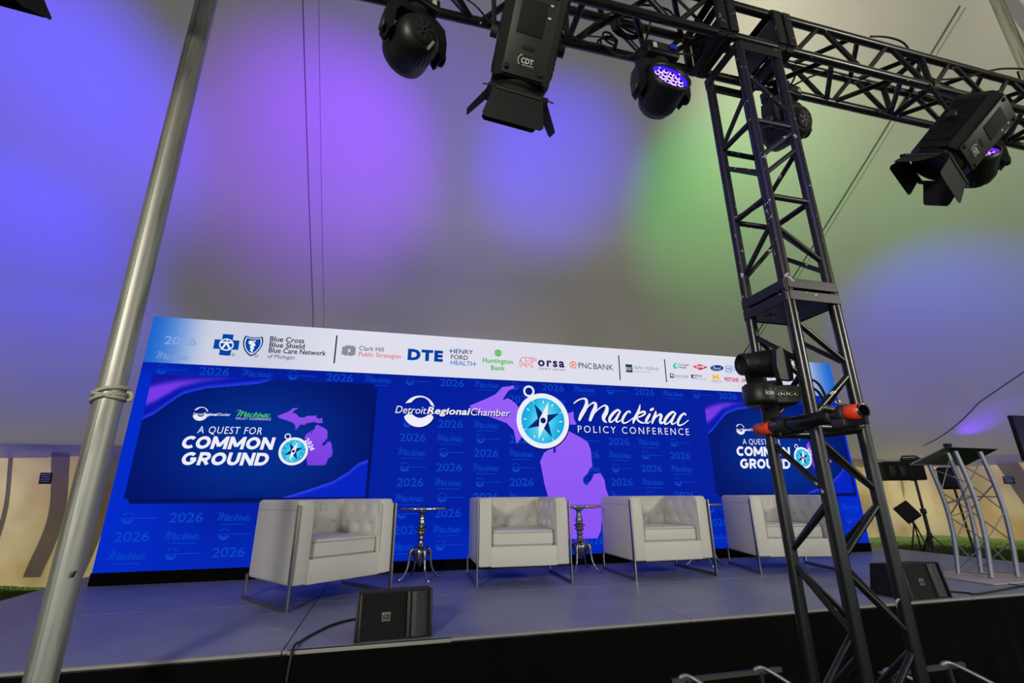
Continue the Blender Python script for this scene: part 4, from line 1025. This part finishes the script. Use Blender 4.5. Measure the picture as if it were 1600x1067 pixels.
def finish_spot(t, M, pan, lb, textflip, hook='nb', hx=0.0):
    F = M @ Matrix.Translation((.007 * textflip[0], .085, .1318)) @ Matrix.Diagonal((textflip[0], textflip[1], 1, 1))
    flat_text('CDT', F, .05, .02, 'lettering', M_PRINTW, lb, .02, True)
    mb = MB()
    for k in range(6):
        a_ = 1.9 + k * .42; mb.box((-.026 + .016 * math.cos(a_) + .004, .0 + .019 * math.sin(a_), .0002), (.006, .0035, .0006), F @ Matrix.Translation((0, 0, 0)))
    mb.box((.004, -.016, .0002), (.046, .0018, .0006), F)
    mb.build('logo', M_PRINTW, lb, True)
    # black vent panels on the two flanks, rear cap
    for sx in (-1, 1):
        v = MB().box((sx * .122, -.03, 0), (.008, .27, .14), M, .002).build('vent_panel', M_MATTE, t, True)
        mb = MB()
        for k in range(12): mb.box((sx * .127, -.145 + k * .021, 0), (.003, .008, .125), M)
        mb.build('vent_slats', M_GRILLE, v, True)
    MB().box((0, -.20, 0), (.19, .025, .19), M, .008).build('rear_cap', M_PLAST, t, True)
    R = M @ Matrix.Rotation(-PI / 2, 4, 'X')
    MB().lathe([(.0, .15), (.115, .15), (.115, .165), (.105, .17), (.105, .19), (.112, .19), (.112, .196), (.09, .196), (.088, .17), (0, .165)], 32, R).build('front_ring', M_MATTE, t, True)
    fr = MB()
    for e in ((0, .118, .25, .02), (0, -.118, .25, .02)): fr.box((e[0], .2, e[1]), (e[2], .012, e[3]), M)
    for e in ((.118, 0), (-.118, 0)): fr.box((e[0], .2, 0), (.02, .012, .22), M)
    fr.build('barn_door_frame', M_MATTE, t, True)
    # four leaves
    for k in range(4):
        big_ = k % 2 == 0; op = (18, 36, 4, 36)[k]
        Rk = M @ Matrix.Rotation(k * PI / 2, 4, 'Y') @ Matrix.Translation((0, .207, .125)) @ Matrix.Rotation(math.radians(op), 4, 'X')
        w0, w1, L = (.104, .128, .128 if k == 0 else .08) if big_ else (.1, .07, .115)
        P2 = [(-w0, 0), (w0, 0), (w1, L - .012), (w1 - .012, L), (-w1 + .012, L), (-w1, L - .012)]
        leaf = MB().prism(P2, -.0015, .0015, Rk).build('barn_door_leaf', M_MATTE if not big_ else M_PLAST, t, True)
        MB().tube([(-w0 * .9, 0, .004), (w0 * .9, 0, .004)], .004, 6, Rk).build('hinge', M_STEEL, leaf, True)
    for sx in (-1, 1): MB().tube([M @ Vector((sx * .118, .2, .118)), M @ Vector((sx * .15, .205, .12))], .004, 6).build('wing_screw', M_STEEL, t, True)
    # yoke from flank pivots to the tube above
    c = M.translation; hk = Vector((c.x + hx, *CH[hook]))
    piv = [M @ Vector((sx * .13, -.03, 0)) for sx in (-1, 1)]; pt = [M @ Vector((sx * .145, -.03, 0)) for sx in (-1, 1)]
    up_ = [Vector((p.x, (p.y + hk.y) / 2, hk.z - .07)) for p in pt]
    MB().tube(smooth_path([pt[0], up_[0] * .6 + pt[0] * .4, up_[0]], 3) + [hk + Vector((0, 0, -.045))] + smooth_path([up_[1], up_[1] * .6 + pt[1] * .4, pt[1]], 3), .011, 6).build('yoke', M_MATTE, t, True)
    for p, q_ in zip(piv, pt): MB().tube([p, q_ + (q_ - p) * 1.0], .026, 12).build('tilt_knob', M_PLASTG, t, True)
    MB().tube([hk + Vector((-.025, 0, 0)), hk + Vector((.025, 0, 0))], RT + .01, 12).build('clamp', M_PLASTG, t, True)
AX1, NX1 = (-.10, .52, -.80), (-.1, -.85, -.5)
C1 = Vector(at_y(822, 77, 1.60)); sp1 = spotlight(C1, AX1, NX1, 'black spotlight with barn doors pointing down, its printed side facing us', 1.1); finish_spot(*sp1, (-1, -1), 'nb')
C2 = Vector(at_y(1498, 216, 1.60)); sp2 = spotlight(C2, (-.42, .42, -.62), (.1, -.85, -.5), 'black spotlight with barn doors tilted to the left, near the right edge', 1.1); finish_spot(*sp2, (-1, -1), 'nb')
C3 = Vector(at_y(-42, -160, 1.60)); sp3 = spotlight(C3, AX1, NX1, 'black barn door leaf of a spotlight in the top left corner', 1.1); finish_spot(*sp3, (-1, -1), 'nb')

# ------------------------------------------------------------------ coloured beams on the canopy, most without a modelled head, plus added fill lamps
def beam(name, org, tgt, size, power, col, blend=1.0, rad=.05):
    l = bpy.data.lights.new(name, 'SPOT'); l.energy = power; l.color = srgb(col) if max(col) > 1 else col; l.spot_size = math.radians(size); l.spot_blend = blend; l.shadow_soft_size = rad
    o = bpy.data.objects.new(name, l); COL.objects.link(o); o.location = org
    o.rotation_euler = (Vector(tgt) - Vector(org)).to_track_quat('-Z', 'Y').to_euler(); return o
BEAMS_AND_FILLS = [  # photo point the beam lands on, where the lamp sits (x, y, z), cone, watts, colour
    ((20, 185), (-1.9, 1.95, 3.2), 56, 1500, (70, 44, 255)),
    ((500, 255), (-.12, 2.02, 3.42), 52, 820, (137, 0, 255)),
    ((870, 262), (1.0, 2.0, 3.3), 40, 720, (52, 0, 255)),
    ((1175, 320), (1.95, 2.1, 3.25), 54, 620, (0, 225, 60)),
    ((1640, 350), (3.4, 2.0, 3.2), 46, 330, (10, 230, 60)),
    ((1490, 545), (3.3, 2.0, 3.3), 33, 3200, (50, 0, 255)),
    ((-10, 500), (-2.6, 2.0, 3.2), 48, 1500, (40, 14, 255)),
    ((640, 300), (.5, 2.0, 3.3), 80, 320, (90, 40, 255)),  # wide violet fill lamp added to tint the canopy, no fixture
    ((1450, -10), (3.0, 1.9, 4.35), 115, 420, (255, 248, 210)),  # warm fill lamp added to lighten the upper right canopy
    ((1300, 440), (2.6, 2.3, 3.3), 80, 90, (250, 235, 130)),  # weak yellow fill lamp added under the canopy, no fixture
]
for (px, py), org, size, pw, col in BEAMS_AND_FILLS:
    beam('beam_or_fill_lamp', org, on_canopy(px, py), size, pw, col)
Pv = on_canopy(1436, 700); beam('beam_or_fill_lamp', (Pv.x - .3, Pv.y - .5, 1.62), on_canopy(1525, 664), 26, 190, (112, 0, 255))
beam('beam_or_fill_lamp', (.6, .2, 3.5), (1.85, 1.76, 3.1), 40, 60, (40, 20, 255))  # blue lamp with no modelled fixture, aimed at the tower top
# ------------------------------------------------------------------ armchairs
def pad(parent, x0, x1, z0, z1, fn_pos, name='tufted_pad', nx=36, nz=26, tx=3, tz=3):
    """buttoned leather: a cushion surface pulled in at a staggered grid of tufts"""
    tufts = []
    for j in range(tz):
        for i in range(tx + (j % 2)):
            u = (i + (.5 if j % 2 == 0 else 0)) / tx; tufts.append((u, (j + .6) / tz))
    W_, H_ = x1 - x0, z1 - z0
    def fn(u, v):
        d = .034 * (min(1, 6 * min(u, 1 - u))) ** .5 * (min(1, 5 * min(v, 1 - v)) ** .5 if min(v, 1 - v) > 0 else 0)
        for tu, tv in tufts:
            r2 = ((u - tu) * W_) ** 2 + ((v - tv) * H_) ** 2
            d -= .034 * math.exp(-r2 / .0006) + .014 * math.exp(-r2 / .004)
        for tu, tv in tufts:     # diamond folds
            a = abs((u - tu) * W_) - abs((v - tv) * H_) * .8
            r = math.hypot((u - tu) * W_, (v - tv) * H_)
            d -= .009 * math.exp(-(a / .008) ** 2) * math.exp(-(r / .06) ** 2)
        return fn_pos(x0 + W_ * u, z0 + H_ * v, d)
    return MB().grid(fn, nx, nz).build(name, M_LEATH, parent)
def make_chair():
    t = thing('armchair', '', 'armchair')
    HW, HD, H = .43, .37, .745; AT = .125; ZB = .155
    for sx in (-1, 1):
        arm = MB().box((sx * (HW - AT / 2 - .006), .0, (ZB + H) / 2), (AT, 2 * HD - .03, H - ZB), bev=.028, seg=4).build('arm', M_LEATH, t)
        MB().box((sx * (HW - AT / 2 - .006), -HD + .0135, (ZB + H) / 2 - .012), (AT - .012, .012, H - ZB - .045), bev=.003, seg=2).build('arm_facing', M_LEATH, arm)
        MB().tube([(sx * (HW - .0065), -HD + .05, H - .075), (sx * (HW - .0065), HD - .04, H - .075)], .0022, 5).build('stitching', M_LSEAM, arm)
        MB().tube([(sx * (HW - AT), -HD + .008, H - .045), (sx * (HW - AT), -HD + .008, ZB + .17)], .003, 5).build('piping', M_LSEAM, arm)
        # flat steel sled: front post, floor runner, rear post
        X = sx * (HW + .004)
        sl = MB().box((X, -HD + .005, (H - .034) / 2 + .0005), (.012, .036, H - .036), bev=.0015, seg=1)
        sl.box((X, 0.0, .0150), (.012, 2 * HD - .02, .018 * 1.6), bev=.0015, seg=1).box((X, HD - .03, (ZB + .03) / 2), (.012, .036, ZB + .03), bev=.0015, seg=1)
        sl.build('sled_leg', M_STEEL, t)
    MB().box((0, HD - .07, (ZB + H) / 2), (2 * HW - .016, .125, H - ZB - .002), bev=.028, seg=4).build('back', M_LEATH, t)
    MB().box((0, -HD + .04, ZB + .085), (2 * (HW - AT) + .012, .06, .17), bev=.01, seg=3).build('front_rail', M_LEATH, t)
    MB().box((0, .0, ZB + .05), (2 * (HW - AT) + .05, 2 * HD - .12, .08)).build('underside', M_MATTE, t)
    XI = HW - AT - .004
    pad(t, -XI, XI, .43, H - .01, lambda x, z, d: (x, HD - .125 - d - .004, z), tx=3, tz=2)
    for sx in (-1, 1):
        pad(t, -HD + .045, HD - .13, .43, H - .015, lambda y, z, d, s=sx: (s * (XI + .004 - d), y, z), tx=3, tz=2)
    cu = MB().box((0, -.035, .385), (2 * XI - .012, 2 * HD - .15, .145), bev=.035, seg=4).build('seat_cushion', M_LEATH, t)
    for z in (.335, .438):
        MB().tube([(-XI + .016, HD - .2, z), (-XI + .012, -HD + .05, z), (-XI + .05, -HD + .0385, z), (XI - .05, -HD + .0385, z), (XI - .012, -HD + .05, z), (XI - .016, HD - .2, z)], .0028, 5).build('piping', M_LSEAM, cu)
    return t
ch0 = make_chair(); ch0['group'] = 'white armchairs on the stage'
spots = [((-.637, 3.963), 36, 'white leather armchair turned to the right, leftmost on the stage'),
         ((.797, 4.484), -2, 'white tufted armchair second from left, between two chrome tables'),
         ((2.293, 4.436), 0, 'white tufted armchair third from left, before the purple map'),
         ((3.64, 4.405), -14, 'white armchair at the right, behind the truss tower')]
for i, ((x, y), a, lab) in enumerate(spots):
    o = ch0 if i == 0 else copy_tree(ch0)
    a = math.radians(a); lx, ly = -.434, -.37
    o.location = (x - (lx * math.cos(a) - ly * math.sin(a)), y - (lx * math.sin(a) + ly * math.cos(a)), STAGE + .0)
    o.rotation_euler = (0, 0, a); o['label'] = lab
# ------------------------------------------------------------------ side tables
def make_table():
    t = thing('side_table', '', 'side table')
    N = 72
    MB().lathe([(0, .658), (.222, .658), (.236, .653), (.243, .643), (.238, .632), (.21, .626), (0, .626)], N).build('tabletop', M_POLISH, t)
    MB().tube([((.238 + .004 * math.cos(12 * a)) * math.cos(a), (.238 + .004 * math.cos(12 * a)) * math.sin(a), .6435) for a in [2 * PI * k / 72 for k in range(72)]], .013, 6, closed=True).build('table_rim', M_CHROME, t)
    MB().lathe([(0, .626), (.056, .626), (.056, .614), (.03, .60), (.024, .58), (.03, .54), (.042, .50), (.034, .478), (.036, .47), (.057, .462), (.06, .45), (.04, .438), (.036, .432), (.05, .425), (.05, .415), (.032, .40), (.026, .385), (.036, .375), (.036, .368), (.026, .36), (.03, .335), (.036, .31), (.042, .3)], 28).build('column', M_POLISH, t)
    MB().lathe([(.036, .302), (.062, .292), (.078, .268), (.08, .24), (.068, .195), (.045, .16), (.02, .145), (.016, .13), (.006, .118), (0, .116)], 28).build('urn', M_POLISH, t)
    for k in range(4):
        a = PI / 2 * k + .35; c, s = math.cos(a), math.sin(a)
        pr = [(.05, .255), (.075, .272), (.098, .262), (.108, .225), (.112, .17), (.125, .11), (.15, .06), (.18, .028), (.2, .016), (.212, .016)]
        MB().tube(smooth_path([(c * r, s * r, z) for r, z in pr], 4), [.011 + .009 * max(0, 1 - abs(i - 9) / 12) for i in range(37)], 8).build('leg', M_POLISH, t)
    return t
tb = make_table(); tb['group'] = 'chrome side tables'
for i, (x, y, lab) in enumerate(((.335, 5.05, 'round chrome pedestal table beside the leftmost armchair'), (2.0, 5.06, 'round chrome pedestal table between the two middle armchairs'), (3.50, 5.10, 'chrome pedestal table mostly hidden left of the right armchair'))):
    o = tb if i == 0 else copy_tree(tb); o.location = (x, y, STAGE); o.rotation_euler = (0, 0, .5 * i); o['label'] = lab
# ------------------------------------------------------------------ low speakers on the lip of the stage
def lip_speaker(x, y, rot, label):
    t = thing('stage_speaker', label, 'speaker', (x, y, STAGE), rot)
    Wd, Hh, Dp = .425, .245, .30; tl = .10
    side = [(0, 0), (Dp, .0), (Dp - .05, Hh - .02), (tl * .35, Hh)]
    M = Matrix(((0, 0, 1, 0), (1, 0, 0, 0), (0, 1, 0, 0), (0, 0, 0, 1)))
    MB().prism(side, -Wd / 2, Wd / 2, M).build('cabinet', M_MATTE, t)
    F = Matrix.Rotation(-math.atan2(tl * .35, Hh), 4, 'X')
    for sx in (-1, 1): MB().box((sx * (Wd / 2 - .006), -.004, Hh / 2), (.014, .03, Hh), F, .004).build('side_cheek', M_PLAST, t)
    MB().grid(lambda u, v: (-Wd / 2 + .03 + u * .245, -.012 - .006 * math.sin(PI * u), .012 + v * (Hh - .02)), 12, 6, F).build('grille', M_GRILLE, t)
    MB().box((-Wd / 2 + .022, -.012, Hh / 2), (.016, .02, Hh - .012), F, .005).build('trim_bar', M_PLASTG, t)
    MB().box((Wd / 2 - .135, -.014, Hh / 2), (.022, .024, Hh - .008), F, .007).build('trim_bar', M_PLASTG, t)
    MB().grid(lambda u, v: (Wd / 2 - .118 + u * .095, -.018 * math.sin(PI * (.15 + .85 * u)) - .004, .01 + v * (Hh - .018)), 10, 6, F).build('horn_grille', M_PLAST, t)
    mb = MB()
    for k in range(7): mb.box((Wd / 2 - .08, -.019, .03 + k * .031), (.03, .006, .014), F)
    mb.build('port_slots', M_PLAST, t)
    b = MB().box((-Wd / 2 + .165, -.0195, Hh / 2 - .005), (.048, .004, .046), F, .001).build('badge', M_BADGE, t)
    mb = MB().box((-Wd / 2 + .165, -.0222, Hh / 2 - .005), (.036, .001, .022), F).build('badge_field', M_PRINTK, b)
    flat_text('JBL', F @ Matrix.Translation((-Wd / 2 + .165, -.0232, Hh / 2 - .005)) @ Matrix.Rotation(PI / 2, 4, 'X'), .028, .014, 'lettering', M_BADGE, b, .02)
    return t
lip_speaker(.08, 3.12, .04, 'black low speaker on the stage lip before the leftmost armchair')
lip_speaker(4.03, 3.105, .03, 'black low speaker on the stage lip right of the tower')
z0 = STAGE + .008
def deck(px, py, z=z0): p = at_z(px, py, z); return (p.x, p.y, p.z)
c = [(-.03, 3.42, z0 + .06), (-.12, 3.42, z0 + .02)] + [deck(*q) for q in ((556, 967), (520, 976), (490, 990), (470, 1002))] + [(at_z(459, 1013, z0).x, SY0 - .03, z0 - .0), (at_z(459, 1013, z0).x - .01, SY0 - .06, z0 - .2), (at_z(459, 1013, z0).x - .01, SY0 - .07, .02)]
cable(c, .0075, 'black cable curving from the left stage speaker over the stage lip')
c = [(4.2, 3.40, z0 + .05), (4.3, 3.42, z0), deck(1508, 926), deck(1520, 928), deck(1540, 926), deck(1600, 915)]
cable(c, .007, 'black cable running right from the second stage speaker')
cable([deck(1440, 898), deck(1480, 899), deck(1520, 904), deck(1570, 911), deck(1610, 918)], .004, 'thin black cable lying across the deck past the lectern foot')

# ------------------------------------------------------------------ lectern of curved aluminium tubes
lt = thing('lectern', 'curved aluminium truss lectern with a dark tilted top, right end of stage', 'lectern', (5.52, 3.66, STAGE))
LG = [((5.36, 3.80), 1.655), ((5.64, 3.79), 1.765), ((5.39, 3.55), 1.76), ((5.67, 3.52), 1.755)]
def lpt(i, t):
    (x, y), zt = LG[i]; z = STAGE + .02 + (zt - STAGE - .02) * t; b = math.sin(PI * t) * .05
    return Vector((x + b * .9, y - b * .5, z))
for i in range(4): MB().tube([lpt(i, k / 14) for k in range(15)], .021, 12).build('curved_tube', M_ALUM, lt, True)
def lb_(i, a, j, b): MB().tube([lpt(i, a), lpt(j, b)], .0055, 6).build('brace', M_ALUM, lt, True)
for i, j in ((0, 1), (2, 3), (0, 2), (1, 3)):
    ns = [.03, .27, .5, .73, .95]
    for k in range(4): lb_(i, ns[k], j, ns[k + 1]) if k % 2 == (i + j) % 2 else lb_(j, ns[k], i, ns[k + 1])
for i, j in ((0, 2), (1, 3), (0, 1)): lb_(i, .62, j, .62); lb_(i, .02, j, .02)
lb_(0, .5, 1, .5)
tl_ = [at_z(1424, 726, 1.63), at_z(1510, 727, 1.66), at_z(1559, 702, 1.80), at_z(1478, 699, 1.81)]
ctr = sum(tl_, Vector()) / 4
nrm = (tl_[1] - tl_[0]).cross(tl_[3] - tl_[0]).normalized(); nrm = nrm if nrm.z > 0 else -nrm
mb = MB(); mb.add([p for p in tl_] + [p + nrm * .012 for p in tl_], [(0, 1, 2, 3), (4, 5, 6, 7), (0, 1, 5, 4), (1, 2, 6, 5), (2, 3, 7, 6), (3, 0, 4, 7)]); mb.build('reading_top', M_ACRYL, lt, True)
e = [tl_[0], tl_[1]]; MB().tube([tl_[0] + nrm * .006, tl_[1] + nrm * .006], .008, 6).build('edge_rail', M_ALUM, lt, True)
MB().tube([tl_[0] + nrm * .006, tl_[3] + nrm * .006], .006, 6).build('edge_rail', M_ALUM, lt, True)
q = tl_[3] + Vector((.0, -.02, .02)); MB().box(tuple(q), (.06, .05, .035), bev=.008).build('microphone_clip', M_MATTE, lt, True)
MB().box((5.52, 3.66, STAGE + .0085), (.86, .62, .014), bev=.004, seg=2).build('base_plate', M_BASEPL, lt, True)

# ------------------------------------------------------------------ things beyond the right end of the stage
sx_, sy_ = 7.82, 5.80
ts = thing('speaker_stand', 'black tripod stand on the grass beyond the stage end', 'stand', (sx_, sy_, 0))
MB().tube([(0, 0, .12), (0, 0, 1.1)], .024, 12).build('outer_tube', M_PLAST, ts); MB().tube([(0, 0, 1.05), (0, 0, 1.55)], .018, 12).build('inner_tube', M_PLAST, ts)
MB().lathe([(.024, 1.06), (.038, 1.06), (.038, 1.13), (.024, 1.13)], 14).build('locking_collar', M_PLASTG, ts); MB().lathe([(.024, .72), (.034, .72), (.034, .79), (.024, .79)], 14).build('leg_collar', M_PLASTG, ts)
for k in range(3):
    a = -.75 + k * 2 * PI / 3; c_, s_ = math.cos(a), math.sin(a)
    lg = MB().bar((.02 * c_, .02 * s_, .76), (.56 * c_, .56 * s_, .015), .028, .012, (-s_, c_, 0)).build('leg', M_PLAST, ts); MB().bar((.02 * c_, .02 * s_, .22), (.3 * c_, .3 * s_, .37), .02, .01, (-s_, c_, 0)).build('strut', M_PLAST, ts)
    MB().box((.56 * c_, .56 * s_, .012), (.04, .04, .024), bev=.006).build('rubber_foot', M_RUB, lg)
pc = at_d(1437, 733, math.hypot(sx_, sy_)); az = math.atan2(pc.y, pc.x)
spk = thing('loudspeaker', 'black loudspeaker lying sideways on the tripod stand', 'speaker', (sx_ - .02, sy_ + .02, 1.53), -.62)
prf = [(-.17, -.04), (.17, -.0), (.17, .26), (-.17, .30)]
M = Matrix(((0, 0, 1, 0), (1, 0, 0, 0), (0, 1, 0, 0), (0, 0, 0, 1)))
cabm = MB().box((-.12, 0, .15), (.50, .34, .28), bev=.015).build('cabinet', M_MATTE, spk)
MB().box((-.21, -.172, .15), (.3, .01, .24), bev=.004).build('front_grille', M_GRILLE, cabm)
for k in range(2): MB().box((-.28 + k * .13, -.178, .15), (.07, .006, .16), bev=.003).build('horn_slot', M_PLAST, cabm)
MB().box((.05, -.172, .15), (.12, .012, .22), bev=.004).build('side_grille', M_GRILLE, cabm)
MB().box((.02, 0, .32), (.2, .12, .05), bev=.01).build('top_bracket', M_PLAST, spk); MB().tube([(-.1, 0, .3), (-.06, 0, .37), (.1, 0, .37), (.2, 0, .3)], .012, 8).build('handle', M_PLAST, spk)
MB().lathe([(0, .0), (.03, .0), (.03, .02), (0, .02)], 14).build('pole_socket', M_PLASTG, spk)
# small lamp head on a thin stand behind the lectern
q = at_d(1483, 747, 10.4)
t = thing('panel_lamp', 'small black panel lamp on a thin stand seen through the lectern', 'lamp', (q.x, q.y, 0))
MB().box((0, 0, q.z), (.34, .12, .34), Matrix.Rotation(0, 4, 'Z'), .04).build('lamp_head', M_MATTE, t); MB().box((.03, -.065, q.z + .02), (.1, .004, .015)).build('mark', M_LABEL, t)
MB().tube([(0.05, 0, q.z - .15), (.12, 0, .02)], .016, 8).build('stand_pole', M_PLAST, t)
for k in range(3): MB().bar((.12, 0, .3), (.12 + .3 * math.cos(k * 2.09 + .4), .3 * math.sin(k * 2.09 + .4), .01), .02, .01).build('leg', M_PLAST, t)
# tilted panel on a short stand
q = at_d(1420, 800, 9.6)
t = thing('floor_light', 'small tilted black floor light on a short stand by the tent wall', 'lamp', (q.x, q.y, 0))
Mq = Matrix.Translation((-.03, 0, q.z)) @ Matrix.Rotation(-.75, 4, 'Z') @ Matrix.Rotation(-.6, 4, 'Y')
MB().box((0, 0, 0), (.22, .06, .26), Mq, .01).build('lamp_head', M_MATTE, t); MB().lathe([(0, .035), (.08, .035), (.085, .1), (.06, .13), (0, .135)], 18, Mq @ Matrix.Rotation(-PI / 2, 4, 'X')).build('lamp_back', M_PLAST, t)
for k in range(3): MB().bar((.05, 0, q.z - .15), (.05 + .28 * math.cos(k * 2.09 + .6), .28 * math.sin(k * 2.09 + .6), .012), .02, .01).build('leg', M_PLAST, t)
MB().bar((0, 0, q.z - .02), (.05, 0, q.z - .2), .03, .02).build('bracket', M_PLAST, t)
q = at_z(1462, 868, .05)
t = thing('equipment_case', 'small grey metal bracket lying on the grass behind the stage', 'case', (7.75, 5.2, 0))
MB().box((0, 0, .55), (.3, .14, .03), Matrix.Rotation(-.7, 4, 'Z'), .006).build('lid', M_PLASTG, t); MB().box((0, 0, .27), (.26, .12, .53), Matrix.Rotation(-.7, 4, 'Z'), .01).build('body', M_MATTE, t)
# display at the right edge
q = at_d(1592, 703, 10.2)
t = thing('display_screen', 'corner of a dark flat display at the right edge', 'screen', (q.x + .60, q.y, 0), 0); q.z = at_d(1592, 717, 10.2).z + .30
MB().box((0, 0, q.z), (1.15, .05, .66), bev=.006).build('bezel', M_MATTE, t); MB().box((0, -.027, q.z), (1.12, .004, .63)).build('display', M_DISP, t)
MB().tube([(.15, .06, 0.02), (.15, .06, q.z)], .03, 12).build('stand_pole', M_PLAST, t); MB().box((.15, .06, .012), (.7, .5, .024), bev=.006).build('stand_base', M_PLAST, t)

# ------------------------------------------------------------------ tube clamped through the tower, light standing on it
pn = Vector(at_y(1350, 641, 1.36)); zp = pn.z
pf = Vector(at_z(1184, 671.5, zp))
d = (pf - pn).normalized()
tp = thing('cross_tube', 'black steel tube with orange taped ends clamped through the tower', 'tube', tuple((pn + pf) / 2))
def ring_tube(a, b, r, ri, name, m, parent):
    B = basis(b - a, (0, 0, 1), a); L = (b - a).length
    return MB().lathe([(ri, 0), (r, 0), (r, L), (ri, L), (ri, 0)], 24, B).build(name, m, parent, True)
ring_tube(pn, pf, .0272, .0232, 'tube', M_CHORD, tp)
ring_tube(pn + d * .006, pn + d * .085, .0284, .0273, 'tape_band', M_ORANGE, tp); ring_tube(pf - d * .10, pf - d * .004, .0284, .0273, 'tape_band', M_ORANGE, tp)
pm = pn + (pf - pn) * .17
for k, off in ((0, -.03), (1, .03)):
    cpt = pm + d * off; ring_tube(cpt, cpt + d * .022, .036, .0275, 'clamp', M_PLASTG, tp)
MB().box(tuple(pm + Vector((.02, .0, -.035))), (.10, .06, .035), basis((0, 0, 1), (1, 0, 0)), .006).build('clamp_body', M_PLASTG, tp, True)
for o_ in (Vector((-.02, -.01, .045)), Vector((.03, -.04, -.045))): MB().lathe([(.005, 0), (.012, 0), (.012, .006), (.005, .006)], 12, basis((-.3, -1, 0), (1, 0, 0), pm + o_)).build('eye_bolt', M_STEEL, tp, True)
MB().bar(pm + d * -.1 + Vector((0, 0, -.035)), pm + d * .05 + Vector((0, 0, -.035)), .03, .014, (0, 0, 1)).build('clamp_bar', M_MATTE, tp, True)
MB().tube([pm + Vector((-.05, .03, .03)), pm + Vector((-.02, .01, .02))], .012, 8).build('wing_bolt', M_STEEL, tp, True)
# moving light on the tube
yb = pf.y - .18
b0 = Vector(at_y(1207, 620, yb))
ic = thing('moving_light', 'black moving light standing on the cross tube, face turned left', 'stage light', (b0.x, yb, b0.z))
bx = MB().box((0, 0, 0), (.165, .13, .085), Matrix.Rotation(-.25, 4, 'Z'), .01).build('base', M_MATTE, ic)
MB().lathe([(0, -.045), (.062, -.045), (.068, -.03), (.068, .04), (.055, .05), (0, .05)], 24, Matrix.Translation((-.085, -.02, 0))).build('base_shell', M_PLAST, bx)
flat_text('Icon', Matrix.Translation((-.093, -.0892, -.0)) @ Matrix.Rotation(-.12, 4, 'Z') @ Matrix.Rotation(PI / 2, 4, 'X'), .038, .019, 'lettering', M_PRINTW, bx, .004)
Mx = Matrix.Rotation(-.25, 4, 'Z')
MB().box((.03, -.0665, 0), (.11, .003, .07), Mx).build('connector_panel', M_PLASTG, bx)
for k in range(4): MB().lathe([(.005, 0), (.0105, 0), (.0105, .006), (.005, .006)], 14, Mx @ Matrix.Translation((-.005 + k * .024, -.0675, -.002)) @ Matrix.Rotation(PI / 2, 4, 'X')).build('socket', M_GOLD, bx)
MB().box((.03, -.069, .027), (.09, .003, .014), Mx).build('status_strip', M_BLUETAPE if False else M_ACRYL, bx)
MB().lathe([(0, .05), (.05, .05), (.05, .065), (0, .065)], 20).build('pan_bearing', M_PLAST, ic)
for sy in (-1, 1):
    prof = [(-.04, .06), (.04, .06), (.05, .12), (.035, .19), (.0, .215), (-.035, .19), (-.05, .12)]
    MB().prism(prof, sy * .075 - .012, sy * .075 + .012, Matrix.Rotation(.15, 4, 'Z') @ Matrix.Rotation(PI / 2, 4, 'X')).build('yoke_arm', M_PLAST, ic)
hd = Vector((-.93, .12, -.05)).normalized(); Hh_ = basis(hd, (0, 1, 0), (0.01, 0, .155))
hdo = MB().lathe([(0, -.09), (.04, -.085), (.062, -.06), (.066, -.01), (.06, .04), (.052, .09), (.05, .135), (.044, .14), (.04, .125), (0, .12)], 28, Hh_).build('head', M_PLAST, ic)
MB().lathe([(0, .1215), (.04, .1215)], 20, Hh_).build('lens', M_MATTE, hdo)
MB().bar((0, 0, -.042), (0, 0, pf.z + .03 - b0.z), .03, .03).build('clamp', M_PLASTG, ic)
MB().tube([pf + d * -.20 , pf + d * -.16], .034, 14).build('clamp_ring', M_PLASTG, ic, True)
P_ = lambda x, y, yy: tuple(at_y(x, y, yy))
cable([P_(1248, 612, yb - .05), P_(1258, 592, 1.9), P_(1277, 598, 1.85), P_(1290, 620, 1.8), P_(1292, 640, 1.75), P_(1283, 660, 1.75)], .006, 'upper black cable arching from the moving light behind the tower leg')
cable([P_(1250, 618, yb - .05), P_(1262, 604, 1.9), P_(1278, 612, 1.85), P_(1288, 632, 1.8), P_(1280, 656, 1.76)], .006, 'lower black cable arching from the moving light behind the tower leg')

# ------------------------------------------------------------------ low stands before the stage, cut by the bottom edge of the photo
def low_stand(pa, pb, z, label):
    a = at_z(*pa, z); b = at_z(*pb, z); b.y = (a.y + b.y) / 2; a.y = b.y
    t = thing('floor_stand', label, 'stand', ((a.x + b.x) / 2, a.y, 0))
    MB().bar(a, b, .022, .022, (0, 0, 1)).build('crossbar', M_STEEL, t, True)
    for f, sgn in ((.12, 1), (.80, 1)):
        p = a + (b - a) * f
        mb = MB().tube(smooth_path([p + Vector((-.03, .012, .0)), p + Vector((-.02, 0, .017)), p + Vector((.03, -.01, .014)), p + Vector((.10, -.10, -.035)), p + Vector((.17, -.22, -.10))], 3), .011, 6)
        mb.build('arm', M_ALUM, t, True)
        MB().bar(p + Vector((.0, 0, 0)), Vector((p.x + .02, p.y - .02, .01)), .022, .022).build('post', M_MATTE, t, True)
        MB().bar(Vector((p.x + .02, p.y - .22, .012)), Vector((p.x + .02, p.y + .2, .012)), .03, .02, (0, 0, 1)).build('foot', M_MATTE, t, True)
        MB().bar(p + Vector((.17, -.22, -.10)), Vector((p.x + .17, p.y - .22, .012)), .02, .02).build('post', M_MATTE, t, True)
        MB().bar(Vector((p.x + .02, p.y - .21, .012)), Vector((p.x + .18, p.y - .22, .012)), .03, .02, (0, 0, 1)).build('foot', M_MATTE, t, True)
low_stand((1048, 1064), (1221, 1046), .42, 'low silver crossbar stand on the grass left of the tower foot')
low_stand((1368, 1052), (1512, 1040), .42, 'low silver crossbar stand on the grass right of the tower foot')
